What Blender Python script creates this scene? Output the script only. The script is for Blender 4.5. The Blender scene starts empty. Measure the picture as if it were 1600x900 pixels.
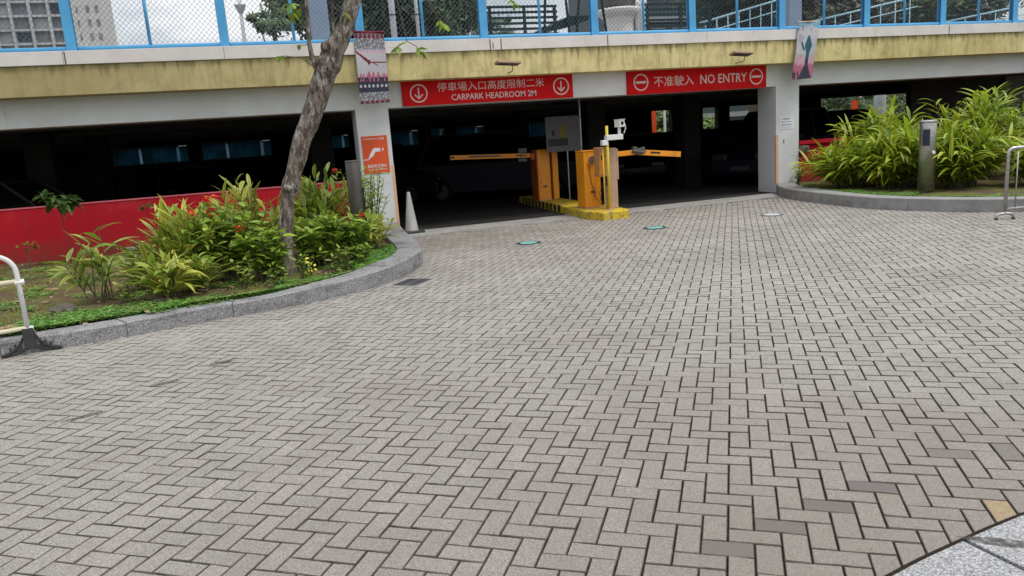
import bpy, math, random
from mathutils import Vector, Matrix, Quaternion, noise
R_ = math.radians
rnd = random.Random(11)
scene = bpy.context.scene
COL = scene.collection

# ------------------------------------------------------------------ camera
F_PX = 1162.45
cam_d = bpy.data.cameras.new('camera'); cam = bpy.data.objects.new('camera', cam_d); COL.objects.link(cam)
cam_d.sensor_width = 36.0; cam_d.lens = 36.0 * F_PX / 1600.0
cam_d.clip_start = 0.05; cam_d.clip_end = 2000
p_, r_, y_ = R_(11.236), R_(-4.114), R_(17.28)
Fw = Vector((math.sin(y_)*math.cos(p_), math.cos(y_)*math.cos(p_), -math.sin(p_)))
rt = Vector((math.cos(y_), -math.sin(y_), 0)); up = rt.cross(Fw)
Rt = rt*math.cos(r_) + up*math.sin(r_); Up = -rt*math.sin(r_) + up*math.cos(r_)
cam.matrix_world = Matrix(((Rt.x, Up.x, -Fw.x, 0), (Rt.y, Up.y, -Fw.y, 0), (Rt.z, Up.z, -Fw.z, 1.588), (0, 0, 0, 1)))
scene.camera = cam

# ------------------------------------------------------------------ light
SUN_TO = Vector((0.38, -0.42, 1.15)).normalized()
EL = math.asin(SUN_TO.z); AZ = math.atan2(SUN_TO.x, SUN_TO.y)
world = bpy.data.worlds.new('World'); scene.world = world; world.use_nodes = True
wn = world.node_tree; wn.nodes.clear()
def WN(t, **k):
    n = wn.nodes.new(t)
    for a, b in k.items(): setattr(n, a, b)
    return n
wo = WN('ShaderNodeOutputWorld'); wb = WN('ShaderNodeBackground'); sky = WN('ShaderNodeTexSky')
sky.sky_type = 'NISHITA'; sky.sun_disc = False; sky.sun_elevation = EL; sky.sun_rotation = AZ
sky.air_density = 1.2; sky.dust_density = 3.0; sky.ozone_density = 1.0
tc = WN('ShaderNodeTexCoord'); mp = WN('ShaderNodeMapping'); mp.inputs['Scale'].default_value = (1, 1, 2.6)
nz = WN('ShaderNodeTexNoise'); nz.inputs['Scale'].default_value = 3.2; nz.inputs['Detail'].default_value = 7; nz.inputs['Roughness'].default_value = 0.6
rp = WN('ShaderNodeValToRGB'); rp.color_ramp.elements[0].position = 0.30; rp.color_ramp.elements[1].position = 0.60
mx = WN('ShaderNodeMixRGB'); mx.inputs[2].default_value = (9.2, 9.4, 9.7, 1)
wn.links.new(tc.outputs['Generated'], mp.inputs['Vector']); wn.links.new(mp.outputs[0], nz.inputs['Vector'])
wn.links.new(nz.outputs['Fac'], rp.inputs[0]); wn.links.new(rp.outputs[0], mx.inputs[0])
wn.links.new(sky.outputs[0], mx.inputs[1])
# an overcast sky is brighter overhead than at the horizon
sxyz = WN('ShaderNodeSeparateXYZ'); wn.links.new(tc.outputs['Generated'], sxyz.inputs[0])
zr = WN('ShaderNodeMapRange'); zr.inputs[1].default_value = 0.0; zr.inputs[2].default_value = 1.0; zr.inputs[3].default_value = 0.72; zr.inputs[4].default_value = 1.45
wn.links.new(sxyz.outputs[2], zr.inputs[0])
zs = WN('ShaderNodeVectorMath'); zs.operation = 'SCALE'; wn.links.new(mx.outputs[0], zs.inputs[0]); wn.links.new(zr.outputs[0], zs.inputs['Scale'])
wn.links.new(zs.outputs[0], wb.inputs[0]); wn.links.new(wb.outputs[0], wo.inputs[0])
wb.inputs[1].default_value = 0.105
sun_d = bpy.data.lights.new('sun', 'SUN'); sun_d.energy = 1.35; sun_d.angle = R_(14); sun_d.color = (1.0, 0.96, 0.9)
sun = bpy.data.objects.new('sun', sun_d); COL.objects.link(sun)
sun.rotation_euler = (-SUN_TO).to_track_quat('-Z', 'Y').to_euler(); sun.location = (5, -10, 20)
vs = scene.view_settings
vs.view_transform = 'Standard'; vs.look = 'None'; vs.exposure = 0.34; vs.gamma = 1; vs.use_curve_mapping = False
scene.cycles.use_denoising = True
scene.cycles.max_bounces = 6; scene.cycles.diffuse_bounces = 3; scene.cycles.transparent_max_bounces = 6
scene.cycles.sample_clamp_indirect = 6

# ------------------------------------------------------------------ materials
def mat(name, col, col2=None, rough=0.7, scale=4.0, detail=6, stretch=(1, 1, 1), lo=0.35, hi=0.65, bump=0.0, bscale=60.0,
        metal=0.0, spec=0.4, extra=None, trans=0.0, coat=0.0, tint=None):
    """Two tones mixed by noise in object space, an optional third scattered tone, fine bump."""
    m = bpy.data.materials.new(name); m.use_nodes = True
    nt = m.node_tree; N = nt.nodes; L = nt.links
    b = N['Principled BSDF']; b.inputs['Roughness'].default_value = rough; b.inputs['Metallic'].default_value = metal
    b.inputs['Specular IOR Level'].default_value = spec; b.inputs['Coat Weight'].default_value = coat
    geo = N.new('ShaderNodeNewGeometry'); mapn = N.new('ShaderNodeMapping'); mapn.inputs['Scale'].default_value = stretch
    L.new(geo.outputs['Position'], mapn.inputs['Vector'])
    out = None
    if col2 is None: col2 = tuple(c*0.82 for c in col)
    n1 = N.new('ShaderNodeTexNoise'); n1.inputs['Scale'].default_value = scale; n1.inputs['Detail'].default_value = detail
    n1.inputs['Roughness'].default_value = 0.62
    L.new(mapn.outputs[0], n1.inputs['Vector'])
    mr = N.new('ShaderNodeMapRange'); mr.inputs[1].default_value = lo; mr.inputs[2].default_value = hi
    L.new(n1.outputs['Fac'], mr.inputs[0])
    mix = N.new('ShaderNodeMixRGB'); mix.inputs[1].default_value = (*col, 1); mix.inputs[2].default_value = (*col2, 1)
    L.new(mr.outputs[0], mix.inputs[0]); out = mix.outputs[0]
    for ex in (extra or []):
        ecol, esc, elo, ehi, est, eamt = ex
        m2 = N.new('ShaderNodeMapping'); m2.inputs['Scale'].default_value = est; L.new(geo.outputs['Position'], m2.inputs['Vector'])
        n2 = N.new('ShaderNodeTexNoise'); n2.inputs['Scale'].default_value = esc; n2.inputs['Detail'].default_value = 8
        n2.inputs['Roughness'].default_value = 0.7
        L.new(m2.outputs[0], n2.inputs['Vector'])
        r2 = N.new('ShaderNodeMapRange'); r2.inputs[1].default_value = elo; r2.inputs[2].default_value = ehi; r2.inputs[4].default_value = eamt
        L.new(n2.outputs['Fac'], r2.inputs[0])
        mm = N.new('ShaderNodeMixRGB'); L.new(r2.outputs[0], mm.inputs[0]); L.new(out, mm.inputs[1]); mm.inputs[2].default_value = (*ecol, 1)
        out = mm.outputs[0]
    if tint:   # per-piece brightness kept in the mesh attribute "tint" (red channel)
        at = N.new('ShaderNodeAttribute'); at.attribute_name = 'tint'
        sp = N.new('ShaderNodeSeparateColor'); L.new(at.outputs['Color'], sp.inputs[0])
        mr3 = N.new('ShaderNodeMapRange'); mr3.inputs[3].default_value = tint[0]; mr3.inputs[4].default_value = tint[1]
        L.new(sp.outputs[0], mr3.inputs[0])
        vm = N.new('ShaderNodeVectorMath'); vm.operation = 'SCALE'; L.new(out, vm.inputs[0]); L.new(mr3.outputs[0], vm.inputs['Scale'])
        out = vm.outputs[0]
        if len(tint) > 2:
            m4 = N.new('ShaderNodeMixRGB'); L.new(sp.outputs[1], m4.inputs[0]); L.new(out, m4.inputs[1]); m4.inputs[2].default_value = (*tint[2], 1)
            out = m4.outputs[0]
        if len(tint) > 3:
            m5 = N.new('ShaderNodeMixRGB'); L.new(sp.outputs[2], m5.inputs[0]); L.new(out, m5.inputs[1]); m5.inputs[2].default_value = (*tint[3], 1)
            out = m5.outputs[0]
    L.new(out, b.inputs['Base Color'])
    if bump:
        n3 = N.new('ShaderNodeTexNoise'); n3.inputs['Scale'].default_value = bscale; n3.inputs['Detail'].default_value = 6
        L.new(geo.outputs['Position'], n3.inputs['Vector'])
        bp = N.new('ShaderNodeBump'); bp.inputs['Strength'].default_value = bump; bp.inputs['Distance'].default_value = 0.01
        L.new(n3.outputs['Fac'], bp.inputs['Height']); L.new(bp.outputs[0], b.inputs['Normal'])
    if trans:
        tr = N.new('ShaderNodeBsdfTranslucent'); L.new(out, tr.inputs[0]); ms = N.new('ShaderNodeMixShader'); ms.inputs[0].default_value = trans
        L.new(b.outputs[0], ms.inputs[1]); L.new(tr.outputs[0], ms.inputs[2]); L.new(ms.outputs[0], N['Material Output'].inputs[0])
    return m

def grain(m, sc, lo, hi):
    nt = m.node_tree; N = nt.nodes; L = nt.links; b = N['Principled BSDF']; src = b.inputs['Base Color'].links[0].from_socket
    g = N.new('ShaderNodeNewGeometry'); v = N.new('ShaderNodeTexVoronoi'); v.inputs['Scale'].default_value = sc; L.new(g.outputs['Position'], v.inputs['Vector'])
    sp = N.new('ShaderNodeSeparateColor'); L.new(v.outputs['Color'], sp.inputs[0])
    r = N.new('ShaderNodeMapRange'); r.inputs[3].default_value = lo; r.inputs[4].default_value = hi; L.new(sp.outputs[0], r.inputs[0])
    vm = N.new('ShaderNodeVectorMath'); vm.operation = 'SCALE'; L.new(src, vm.inputs[0]); L.new(r.outputs[0], vm.inputs['Scale']); L.new(vm.outputs[0], b.inputs['Base Color'])
M = {}
M['paver'] = mat('paver concrete', (0.388, 0.364, 0.322), (0.268, 0.25, 0.22), 0.62, 170, 4, lo=0.40, hi=0.60, bump=0.5, bscale=190, spec=0.5,
                 extra=[((0.11, 0.1, 0.09), 120, 0.53, 0.6, (1, 1, 1), 0.9), ((0.72, 0.69, 0.64), 140, 0.58, 0.64, (1, 1, 1), 0.85), ((0.21, 0.19, 0.165), 0.6, 0.46, 0.68, (1, 1, 1), 0.6), ((0.2, 0.17, 0.14), 4.0, 0.55, 0.72, (1, 1, 1), 0.45)],
                 tint=(0.86, 1.08, (0.075, 0.075, 0.085), (0.62, 0.40, 0.10)))
grain(M['paver'], 210, 0.62, 1.42)
def dirt_shade_zone(m, cx, cy, r0, r1, col, amt):
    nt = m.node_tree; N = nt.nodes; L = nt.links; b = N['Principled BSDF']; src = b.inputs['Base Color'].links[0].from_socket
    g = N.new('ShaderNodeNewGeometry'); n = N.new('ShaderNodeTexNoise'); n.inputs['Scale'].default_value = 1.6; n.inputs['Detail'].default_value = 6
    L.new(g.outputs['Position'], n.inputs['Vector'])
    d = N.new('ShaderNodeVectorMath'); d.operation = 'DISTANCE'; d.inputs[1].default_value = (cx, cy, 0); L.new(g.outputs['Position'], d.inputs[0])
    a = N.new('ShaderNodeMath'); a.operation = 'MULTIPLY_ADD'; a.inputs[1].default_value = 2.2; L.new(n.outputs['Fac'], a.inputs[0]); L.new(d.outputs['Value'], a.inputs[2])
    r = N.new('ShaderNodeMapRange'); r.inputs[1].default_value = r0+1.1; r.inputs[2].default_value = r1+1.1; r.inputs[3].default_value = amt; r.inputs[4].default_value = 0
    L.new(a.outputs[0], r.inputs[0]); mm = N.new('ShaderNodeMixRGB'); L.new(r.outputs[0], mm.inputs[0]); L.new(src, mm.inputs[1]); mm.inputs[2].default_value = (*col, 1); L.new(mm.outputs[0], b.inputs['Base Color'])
dirt_shade_zone(M['paver'], 2.2, 2.0, 0.2, 2.2, (0.17, 0.135, 0.105), 0.45)
dirt_shade_zone(M['paver'], 0.8, 1.2, 0.3, 6.0, (0.165, 0.142, 0.12), 0.55)  # broad near-camera falloff: shade painted into the paver colour along with brown dirt
dirt_shade_zone(M['paver'], 2.6, 12.2, 0.2, 1.8, (0.14, 0.12, 0.10), 0.4)
M['joint'] = mat('joint dirt', (0.035, 0.027, 0.021), (0.02, 0.016, 0.013), 0.95, 30, spec=0.05)
M['paver_edge'] = mat('dirty paver edge', (0.15, 0.13, 0.11), (0.07, 0.06, 0.05), 0.95, 12, spec=0.05)
M['granite'] = mat('kerb granite', (0.33, 0.325, 0.325), (0.17, 0.168, 0.17), 0.8, 110, 4, lo=0.4, hi=0.6, bump=0.35, bscale=130,
                   extra=[((0.06, 0.058, 0.058), 95, 0.55, 0.64, (1, 1, 1), 0.85), ((0.5, 0.49, 0.48), 105, 0.58, 0.66, (1, 1, 1), 0.7), ((0.07, 0.065, 0.06), 3.0, 0.48, 0.66, (1, 1, 2.5), 0.75)])
M['granite_pale'] = mat('pale granite slab', (0.37, 0.37, 0.365), (0.25, 0.25, 0.247), 0.75, 110, 4, lo=0.42, hi=0.58, bump=0.25, bscale=150,
                        extra=[((0.12, 0.12, 0.13), 120, 0.55, 0.63, (1, 1, 1), 0.85), ((0.6, 0.6, 0.61), 130, 0.58, 0.66, (1, 1, 1), 0.8)])
GRAINY = [('granite', 150, .45, 1.5), ('granite_pale', 170, .5, 1.4)]
M['kerb_conc'] = mat('kerb concrete', (0.30, 0.295, 0.285), (0.22, 0.215, 0.205), 0.85, 6, 8, bump=0.3, bscale=80,
                     extra=[((0.12, 0.115, 0.1), 2.2, 0.55, 0.72, (1, 1, 2), 0.6), ((0.4, 0.395, 0.38), 60, 0.62, 0.7, (1, 1, 1), 0.5)])
M['threshold'] = mat('smooth concrete', (0.33, 0.32, 0.30), (0.24, 0.235, 0.22), 0.85, 2.5, 8, bump=0.15,
                     extra=[((0.13, 0.125, 0.115), 5, 0.55, 0.75, (1, 1, 1), 0.6)])
M['white'] = mat('white painted render', (0.66, 0.665, 0.655), (0.57, 0.575, 0.565), 0.8, 1.3, 8, bump=0.12, bscale=40,
                 extra=[((0.33, 0.32, 0.29), 5, 0.6, 0.78, (1, 1, 0.3), 0.5)])
M['coping'] = mat('pinkish coping stone', (0.70, 0.655, 0.62), (0.60, 0.56, 0.53), 0.8, 2.0, 8, bump=0.12, bscale=60,
                  extra=[((0.3, 0.27, 0.23), 7, 0.62, 0.78, (1.5, 1, 0.25), 0.55), ((0.52, 0.37, 0.31), 1.4, 0.62, 0.75, (1, 1, 1), 0.4)])
for a_ in GRAINY: grain(M[a_[0]], *a_[1:])
def fascia_mat():
    m = mat('yellow fascia paint', (0.66, 0.555, 0.27), (0.53, 0.435, 0.195), 0.85, 1.1, 8, bump=0.25, bscale=35, spec=0.2, lo=.42, hi=.58,
            extra=[((0.20, 0.17, 0.075), 6.5, 0.50, 0.70, (1.6, 1, 0.2), 0.6), ((0.27, 0.22, 0.10), 3.2, 0.5, 0.66, (1, 1, 0.8), 0.5), ((0.64, 0.55, 0.3), 4.0, 0.62, 0.72, (1.2, 1, 0.35), 0.5),
                   ((0.12, 0.10, 0.05), 26, 0.66, 0.78, (1, 1, 0.8), 0.55)])
    # the left length of the wall is older and browner
    nt = m.node_tree; N = nt.nodes; L = nt.links; b = N['Principled BSDF']
    src = b.inputs['Base Color'].links[0].from_socket
    geo = N.new('ShaderNodeNewGeometry'); sx = N.new('ShaderNodeSeparateXYZ'); L.new(geo.outputs['Position'], sx.inputs[0])
    mr = N.new('ShaderNodeMapRange'); mr.inputs[1].default_value = 4.0; mr.inputs[2].default_value = -3.5; mr.inputs[4].default_value = 0.72
    L.new(sx.outputs[0], mr.inputs[0])
    mm = N.new('ShaderNodeMixRGB'); mm.inputs[2].default_value = (0.30, 0.245, 0.125, 1); L.new(mr.outputs[0], mm.inputs[0]); L.new(src, mm.inputs[1])
    L.new(mm.outputs[0], b.inputs['Base Color'])
    mpn = N.new('ShaderNodeMapping'); mpn.inputs['Scale'].default_value = (7, 7, 0.25); L.new(geo.outputs['Position'], mpn.inputs['Vector'])
    nn = N.new('ShaderNodeTexNoise'); nn.inputs['Scale'].default_value = 1.6; nn.inputs['Detail'].default_value = 6; L.new(mpn.outputs[0], nn.inputs['Vector'])
    rz = N.new('ShaderNodeMapRange'); rz.inputs[1].default_value = 2.92; rz.inputs[2].default_value = 3.26; rz.inputs[3].default_value = -.25; rz.inputs[4].default_value = .12; L.new(sx.outputs[2], rz.inputs[0])
    ad = N.new('ShaderNodeMath'); ad.operation = 'ADD'; L.new(nn.outputs['Fac'], ad.inputs[0]); L.new(rz.outputs[0], ad.inputs[1])
    r5 = N.new('ShaderNodeMapRange'); r5.inputs[1].default_value = .52; r5.inputs[2].default_value = .68; r5.inputs[4].default_value = .7; L.new(ad.outputs[0], r5.inputs[0])
    m6 = N.new('ShaderNodeMixRGB'); m6.inputs[2].default_value = (0.17, 0.145, 0.06, 1); L.new(r5.outputs[0], m6.inputs[0]); L.new(mm.outputs[0], m6.inputs[1]); L.new(m6.outputs[0], b.inputs['Base Color'])
    return m
M['fascia'] = fascia_mat()
M['red_wall'] = mat('red wall paint', (0.43, 0.012, 0.022), (0.36, 0.011, 0.02), 0.8, 1.6, 8, spec=0.12, bump=0.12, bscale=30,
                    extra=[((0.22, 0.03, 0.035), 5, 0.56, 0.72, (1.5, 1, 0.25), 0.45), ((0.5, 0.06, 0.08), 2.5, 0.55, 0.75, (1, 1, 1), 0.4)])
def base_dirt(m, z0, z1, col, amt):
    nt = m.node_tree; N = nt.nodes; L = nt.links; b = N['Principled BSDF']; src = b.inputs['Base Color'].links[0].from_socket
    g = N.new('ShaderNodeNewGeometry'); n = N.new('ShaderNodeTexNoise'); n.inputs['Scale'].default_value = 6; n.inputs['Detail'].default_value = 7
    L.new(g.outputs['Position'], n.inputs['Vector']); sx = N.new('ShaderNodeSeparateXYZ'); L.new(g.outputs['Position'], sx.inputs[0])
    a = N.new('ShaderNodeMath'); a.operation = 'MULTIPLY_ADD'; a.inputs[1].default_value = 0.45; L.new(n.outputs['Fac'], a.inputs[0]); L.new(sx.outputs[2], a.inputs[2])
    r = N.new('ShaderNodeMapRange'); r.inputs[1].default_value = z0+.22; r.inputs[2].default_value = z1+.22; r.inputs[3].default_value = amt; r.inputs[4].default_value = 0
    L.new(a.outputs[0], r.inputs[0]); mm = N.new('ShaderNodeMixRGB'); L.new(r.outputs[0], mm.inputs[0]); L.new(src, mm.inputs[1]); mm.inputs[2].default_value = (*col, 1); L.new(mm.outputs[0], b.inputs['Base Color'])
base_dirt(M['red_wall'], .15, .55, (0.12, 0.05, 0.035), .6)
M['red_cap'] = mat('faded red wall top', (0.55, 0.14, 0.17), (0.5, 0.09, 0.11), 0.7, 6)
M['beam_conc'] = mat('grimy beam concrete', (0.11, 0.10, 0.09), (0.06, 0.054, 0.05), 0.9, 1.5, 6)  # part of the ceiling's shade is put into the beam colour
M['dark_conc'] = mat('sooty concrete', (0.034, 0.032, 0.030), (0.02, 0.019, 0.018), 0.95, 1.2, 6, spec=0.1)  # its dark tone is the car park's inner shade put into the colour
M['panel_grey'] = mat('grey wall panel', (0.07, 0.062, 0.055), (0.05, 0.045, 0.04), 0.9, 2, spec=0.1)
M['panel_light'] = mat('light grey wall panel', (0.2, 0.19, 0.19), (0.16, 0.155, 0.155), 0.85, 2)
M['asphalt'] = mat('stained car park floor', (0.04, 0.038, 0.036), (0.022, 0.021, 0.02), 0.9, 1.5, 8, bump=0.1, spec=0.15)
M['ground'] = mat('distant ground', (0.16, 0.155, 0.14), (0.10, 0.12, 0.06), 0.9, 0.15)
M['soil'] = mat('soil with moss and litter', (0.10, 0.068, 0.042), (0.11, 0.12, 0.034), 0.95, 2.6, 10, lo=0.47, hi=0.56, spec=0.1, bump=0.9, bscale=45,
                extra=[((0.19, 0.15, 0.09), 22, 0.6, 0.7, (1, 1, 1), 0.7), ((0.03, 0.022, 0.015), 14, 0.6, 0.72, (1, 1, 1), 0.8)])
M['blue'] = mat('sky blue railing paint', (0.085, 0.37, 0.66), (0.07, 0.31, 0.57), 0.45, 3, extra=[((0.2, 0.45, 0.62), 18, 0.6, 0.75, (1, 1, 1), 0.4)])
M['pale_blue'] = mat('faded pale blue paint', (0.35, 0.55, 0.62), (0.28, 0.47, 0.55), 0.55, 3)
M['wire'] = mat('galvanised wire', (0.13, 0.15, 0.19), None, 0.5, 3, metal=0.2)
M['sign_red'] = mat('red sign panel', (0.56, 0.005, 0.006), (0.48, 0.004, 0.005), 0.6, 1.5, spec=0.12)
M['letter'] = mat('off-white lettering', (0.66, 0.50, 0.47), (0.58, 0.42, 0.40), 0.6, 30)
M['white_plastic'] = mat('white plastic', (0.75, 0.75, 0.74), (0.65, 0.65, 0.64), 0.4, 10)
M['orange_sign'] = mat('orange sign panel', (0.66, 0.085, 0.017), (0.60, 0.07, 0.014), 0.45, 3)
M['orange_edge'] = mat('orange corner paint', (0.72, 0.36, 0.17), (0.66, 0.42, 0.28), 0.7, 10)
M['cab_orange'] = mat('barrier amber paint', (0.80, 0.30, 0.016), (0.70, 0.25, 0.013), 0.4, 3, extra=[((0.26, 0.12, 0.04), 12, 0.56, 0.68, (1, 1, 0.35), 0.7)])
M['cab_side'] = mat('red orange barrier side', (0.42, 0.10, 0.015), (0.34, 0.08, 0.012), 0.5, 3)
M['island_yel'] = mat('chipped yellow kerb paint', (0.62, 0.45, 0.02), (0.55, 0.38, 0.02), 0.65, 4, 8, bump=0.3, bscale=50,
                      extra=[((0.14, 0.08, 0.05), 11, 0.52, 0.6, (1, 1, 1), 0.85), ((0.28, 0.19, 0.11), 3, 0.5, 0.66, (1, 1, 1), 0.75)])
M['black'] = mat('black paint', (0.02, 0.018, 0.016), None, 0.6, 5)
M['rust'] = mat('rusty brown metal', (0.13, 0.055, 0.035), (0.08, 0.035, 0.025), 0.7, 12)
M['tan'] = mat('tan machine housing', (0.46, 0.30, 0.20), (0.36, 0.23, 0.16), 0.6, 9, extra=[((0.16, 0.09, 0.06), 16, 0.6, 0.72, (1, 1, 0.6), 0.6)])
M['worn_amber'] = mat('worn amber housing', (0.55, 0.24, 0.05), (0.36, 0.2, 0.11), 0.6, 14, lo=.45, hi=.55, extra=[((0.10, 0.05, 0.035), 13, 0.55, 0.65, (1, 1, 0.6), 0.8)])
M['pole_yel'] = mat('yellow pole paint', (0.66, 0.49, 0.03), (0.58, 0.42, 0.03), 0.45, 9)
M['steel'] = mat('brushed stainless steel', (0.50, 0.49, 0.47), (0.34, 0.33, 0.31), 0.34, 8, stretch=(1, 1, 6), metal=0.9, extra=[((0.16, 0.15, 0.14), 9, 0.55, 0.75, (1, 1, 0.3), 0.5)])
M['bollard_dark'] = mat('weathered grey metal', (0.13, 0.115, 0.105), (0.085, 0.075, 0.068), 0.5, 12, stretch=(1, 1, 0.25), metal=0.4)  # for the left bollard, the shaded side's dark is put into the metal colour
M['navy'] = mat('dark blue panel', (0.02, 0.03, 0.055), None, 0.3, 4)
M['cream_pipe'] = mat('cream barrier paint', (0.72, 0.66, 0.5), (0.66, 0.58, 0.4), 0.45, 12)
M['white_pipe'] = mat('white barrier paint', (0.72, 0.72, 0.71), (0.62, 0.62, 0.6), 0.4, 12, extra=[((0.3, 0.26, 0.2), 25, 0.66, 0.75, (1, 1, 1), 0.6)])
M['rubber'] = mat('black rubber', (0.045, 0.044, 0.044), (0.03, 0.03, 0.03), 0.65, 20)
M['cone'] = mat('dusty white cone plastic', (0.42, 0.41, 0.385), (0.30, 0.29, 0.27), 0.7, 6, stretch=(1, 1, 0.4))
M['teal_glass'] = mat('pale teal light lens', (0.30, 0.66, 0.56), (0.20, 0.5, 0.44), 0.2, 8)
M['pale_glass'] = mat('pale worn light lens', (0.58, 0.63, 0.62), (0.5, 0.55, 0.54), 0.3, 8)
M['cast_iron'] = mat('cast iron', (0.045, 0.042, 0.038), (0.03, 0.028, 0.026), 0.6, 20)
M['green_bench'] = mat('dark green bench paint', (0.008, 0.028, 0.027), (0.006, 0.02, 0.02), 0.6, 6, spec=0.2)
M['bark'] = mat('grey brown bark', (0.21, 0.175, 0.145), (0.07, 0.05, 0.04), 0.95, 20, 9, stretch=(1, 1, 0.35), lo=0.42, hi=0.58, bump=1.0, bscale=38,
                extra=[((0.42, 0.40, 0.36), 11, 0.53, 0.62, (1, 1, 0.5), 0.8), ((0.02, 0.014, 0.012), 24, 0.53, 0.62, (1, 1, 0.3), 0.9)])
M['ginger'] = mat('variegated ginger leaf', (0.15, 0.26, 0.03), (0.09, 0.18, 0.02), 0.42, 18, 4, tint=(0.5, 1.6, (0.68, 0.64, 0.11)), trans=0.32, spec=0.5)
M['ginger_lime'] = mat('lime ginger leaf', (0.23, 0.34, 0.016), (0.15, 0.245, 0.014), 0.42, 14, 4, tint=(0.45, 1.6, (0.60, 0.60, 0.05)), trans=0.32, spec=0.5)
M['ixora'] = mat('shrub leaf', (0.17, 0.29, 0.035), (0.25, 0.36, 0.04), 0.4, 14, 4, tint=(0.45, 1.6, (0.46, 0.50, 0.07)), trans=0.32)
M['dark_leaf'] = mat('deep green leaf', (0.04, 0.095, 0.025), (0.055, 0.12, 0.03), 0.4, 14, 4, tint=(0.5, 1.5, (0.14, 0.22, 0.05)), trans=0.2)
M['cordyline'] = mat('dark maroon leaf', (0.05, 0.02, 0.02), (0.03, 0.03, 0.018), 0.45, 10, 4, tint=(0.6, 1.4))
M['clover'] = mat('clover leaf', (0.12, 0.29, 0.045), (0.17, 0.34, 0.055), 0.6, 3, 6, tint=(0.4, 1.5, (0.16, 0.17, 0.04)), trans=0.2)
M['moss'] = mat('olive grass blade', (0.17, 0.22, 0.045), (0.2, 0.2, 0.06), 0.8, 3, 6, tint=(0.6, 1.6, (0.30, 0.25, 0.09)), trans=0.2)
M['petal'] = mat('red orange petal', (0.75, 0.07, 0.015), (0.68, 0.04, 0.012), 0.5, 30)
M['petal_yellow'] = mat('yellow leaf', (0.62, 0.58, 0.03), (0.5, 0.5, 0.03), 0.5, 30)
M['stem'] = mat('green brown stem', (0.10, 0.085, 0.045), (0.07, 0.06, 0.03), 0.7, 20)
M['stem_red'] = mat('reddish stem', (0.22, 0.03, 0.03), (0.14, 0.03, 0.025), 0.7, 20)
M['crown'] = mat('tree foliage', (0.10, 0.15, 0.07), (0.07, 0.11, 0.05), 0.6, 1.2, 5, tint=(0.45, 1.7), trans=0.25)
M['crown_light'] = mat('lighter tree foliage', (0.15, 0.22, 0.06), (0.09, 0.15, 0.045), 0.6, 1.2, 5, tint=(0.45, 1.7), trans=0.2)
M['crown_pale'] = mat('pale flowering foliage', (0.30, 0.30, 0.22), (0.10, 0.12, 0.06), 0.6, 4, 5, tint=(0.4, 1.6), trans=0.2)
M['trunk'] = mat('brown trunk', (0.11, 0.085, 0.065), (0.07, 0.055, 0.04), 0.9, 3)
M['stone'] = mat('brown grey rock', (0.13, 0.11, 0.09), (0.08, 0.07, 0.06), 0.9, 8, bump=0.6, bscale=25)
M['stone_block'] = mat('greenish grey concrete block', (0.19, 0.19, 0.14), (0.14, 0.14, 0.10), 0.9, 8, bump=0.3)
M['litter'] = mat('dry leaf', (0.34, 0.24, 0.13), (0.22, 0.14, 0.08), 0.8, 30)
M['tower'] = mat('grey tower render', (0.44, 0.45, 0.46), (0.36, 0.37, 0.38), 0.85, 0.2)
M['tower_dark'] = mat('tower recess', (0.15, 0.17, 0.185), (0.24, 0.25, 0.26), 0.5, 0.9, lo=.45, hi=.55)
M['tower_white'] = mat('pale tower render', (0.52, 0.51, 0.49), (0.45, 0.44, 0.42), 0.85, 0.2)
M['building_dark'] = mat('dark glass building', (0.055, 0.075, 0.085), (0.035, 0.05, 0.055), 0.35, 0.25)
M['building_band'] = mat('grey building band', (0.30, 0.31, 0.32), (0.24, 0.25, 0.26), 0.8, 0.4)
M['col_blue'] = mat('blue grey column', (0.21, 0.27, 0.36), (0.18, 0.235, 0.32), 0.7, 3)
M['lamp_grey'] = mat('pale grey lamp post', (0.52, 0.53, 0.55), (0.42, 0.43, 0.46), 0.5, 3)
M['pane'] = mat('teal window pane', (0.07, 0.24, 0.31), (0.03, 0.11, 0.15), 0.25, 1.5, trans=0.75)
M['pane_bright'] = mat('pale window pane', (0.5, 0.62, 0.72), (0.35, 0.5, 0.62), 0.3, 2, trans=0.8)  # pale translucent strips stand in for lit white frames beyond the windows
M['car_glass'] = mat('dark car glass', (0.004, 0.004, 0.005), None, 0.12, 4, spec=0.3)
M['rim'] = mat('grey wheel rim', (0.05, 0.05, 0.052), None, 0.5, 4, metal=0.3)
M['lamp_lens'] = mat('headlamp lens', (0.02, 0.02, 0.021), None, 0.4, 4)
M['plate'] = mat('white number plate', (0.04, 0.04, 0.039), None, 0.7, 4)
M['car_tyre'] = mat('car tyre', (0.008, 0.008, 0.008), None, 0.9, 4, spec=0.1)
M['board_grey'] = mat('grey vinyl board', (0.13, 0.125, 0.13), (0.10, 0.098, 0.1), 0.7, 3, spec=0.2)
M['board_yel'] = mat('yellow printed panel', (0.17, 0.15, 0.02), (0.1, 0.09, 0.015), 0.7, 30)
M['notice_blue'] = mat('blue print', (0.12, 0.16, 0.36), None, 0.6, 30)
M['maroon'] = mat('maroon print', (0.22, 0.012, 0.035), (0.13, 0.01, 0.03), 0.7, 20)
def car_paint(name, c): 
    return mat(name, c, None, 0.45, 3, spec=0.25)
M['paint_navy'] = car_paint('navy car paint', (0.003, 0.004, 0.012))
M['paint_black'] = car_paint('black car paint', (0.003, 0.003, 0.0035))
M['paint_grey'] = car_paint('dark grey car paint', (0.008, 0.008, 0.008))
M['paint_silver'] = car_paint('silver car paint', (0.03, 0.03, 0.031))

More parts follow.
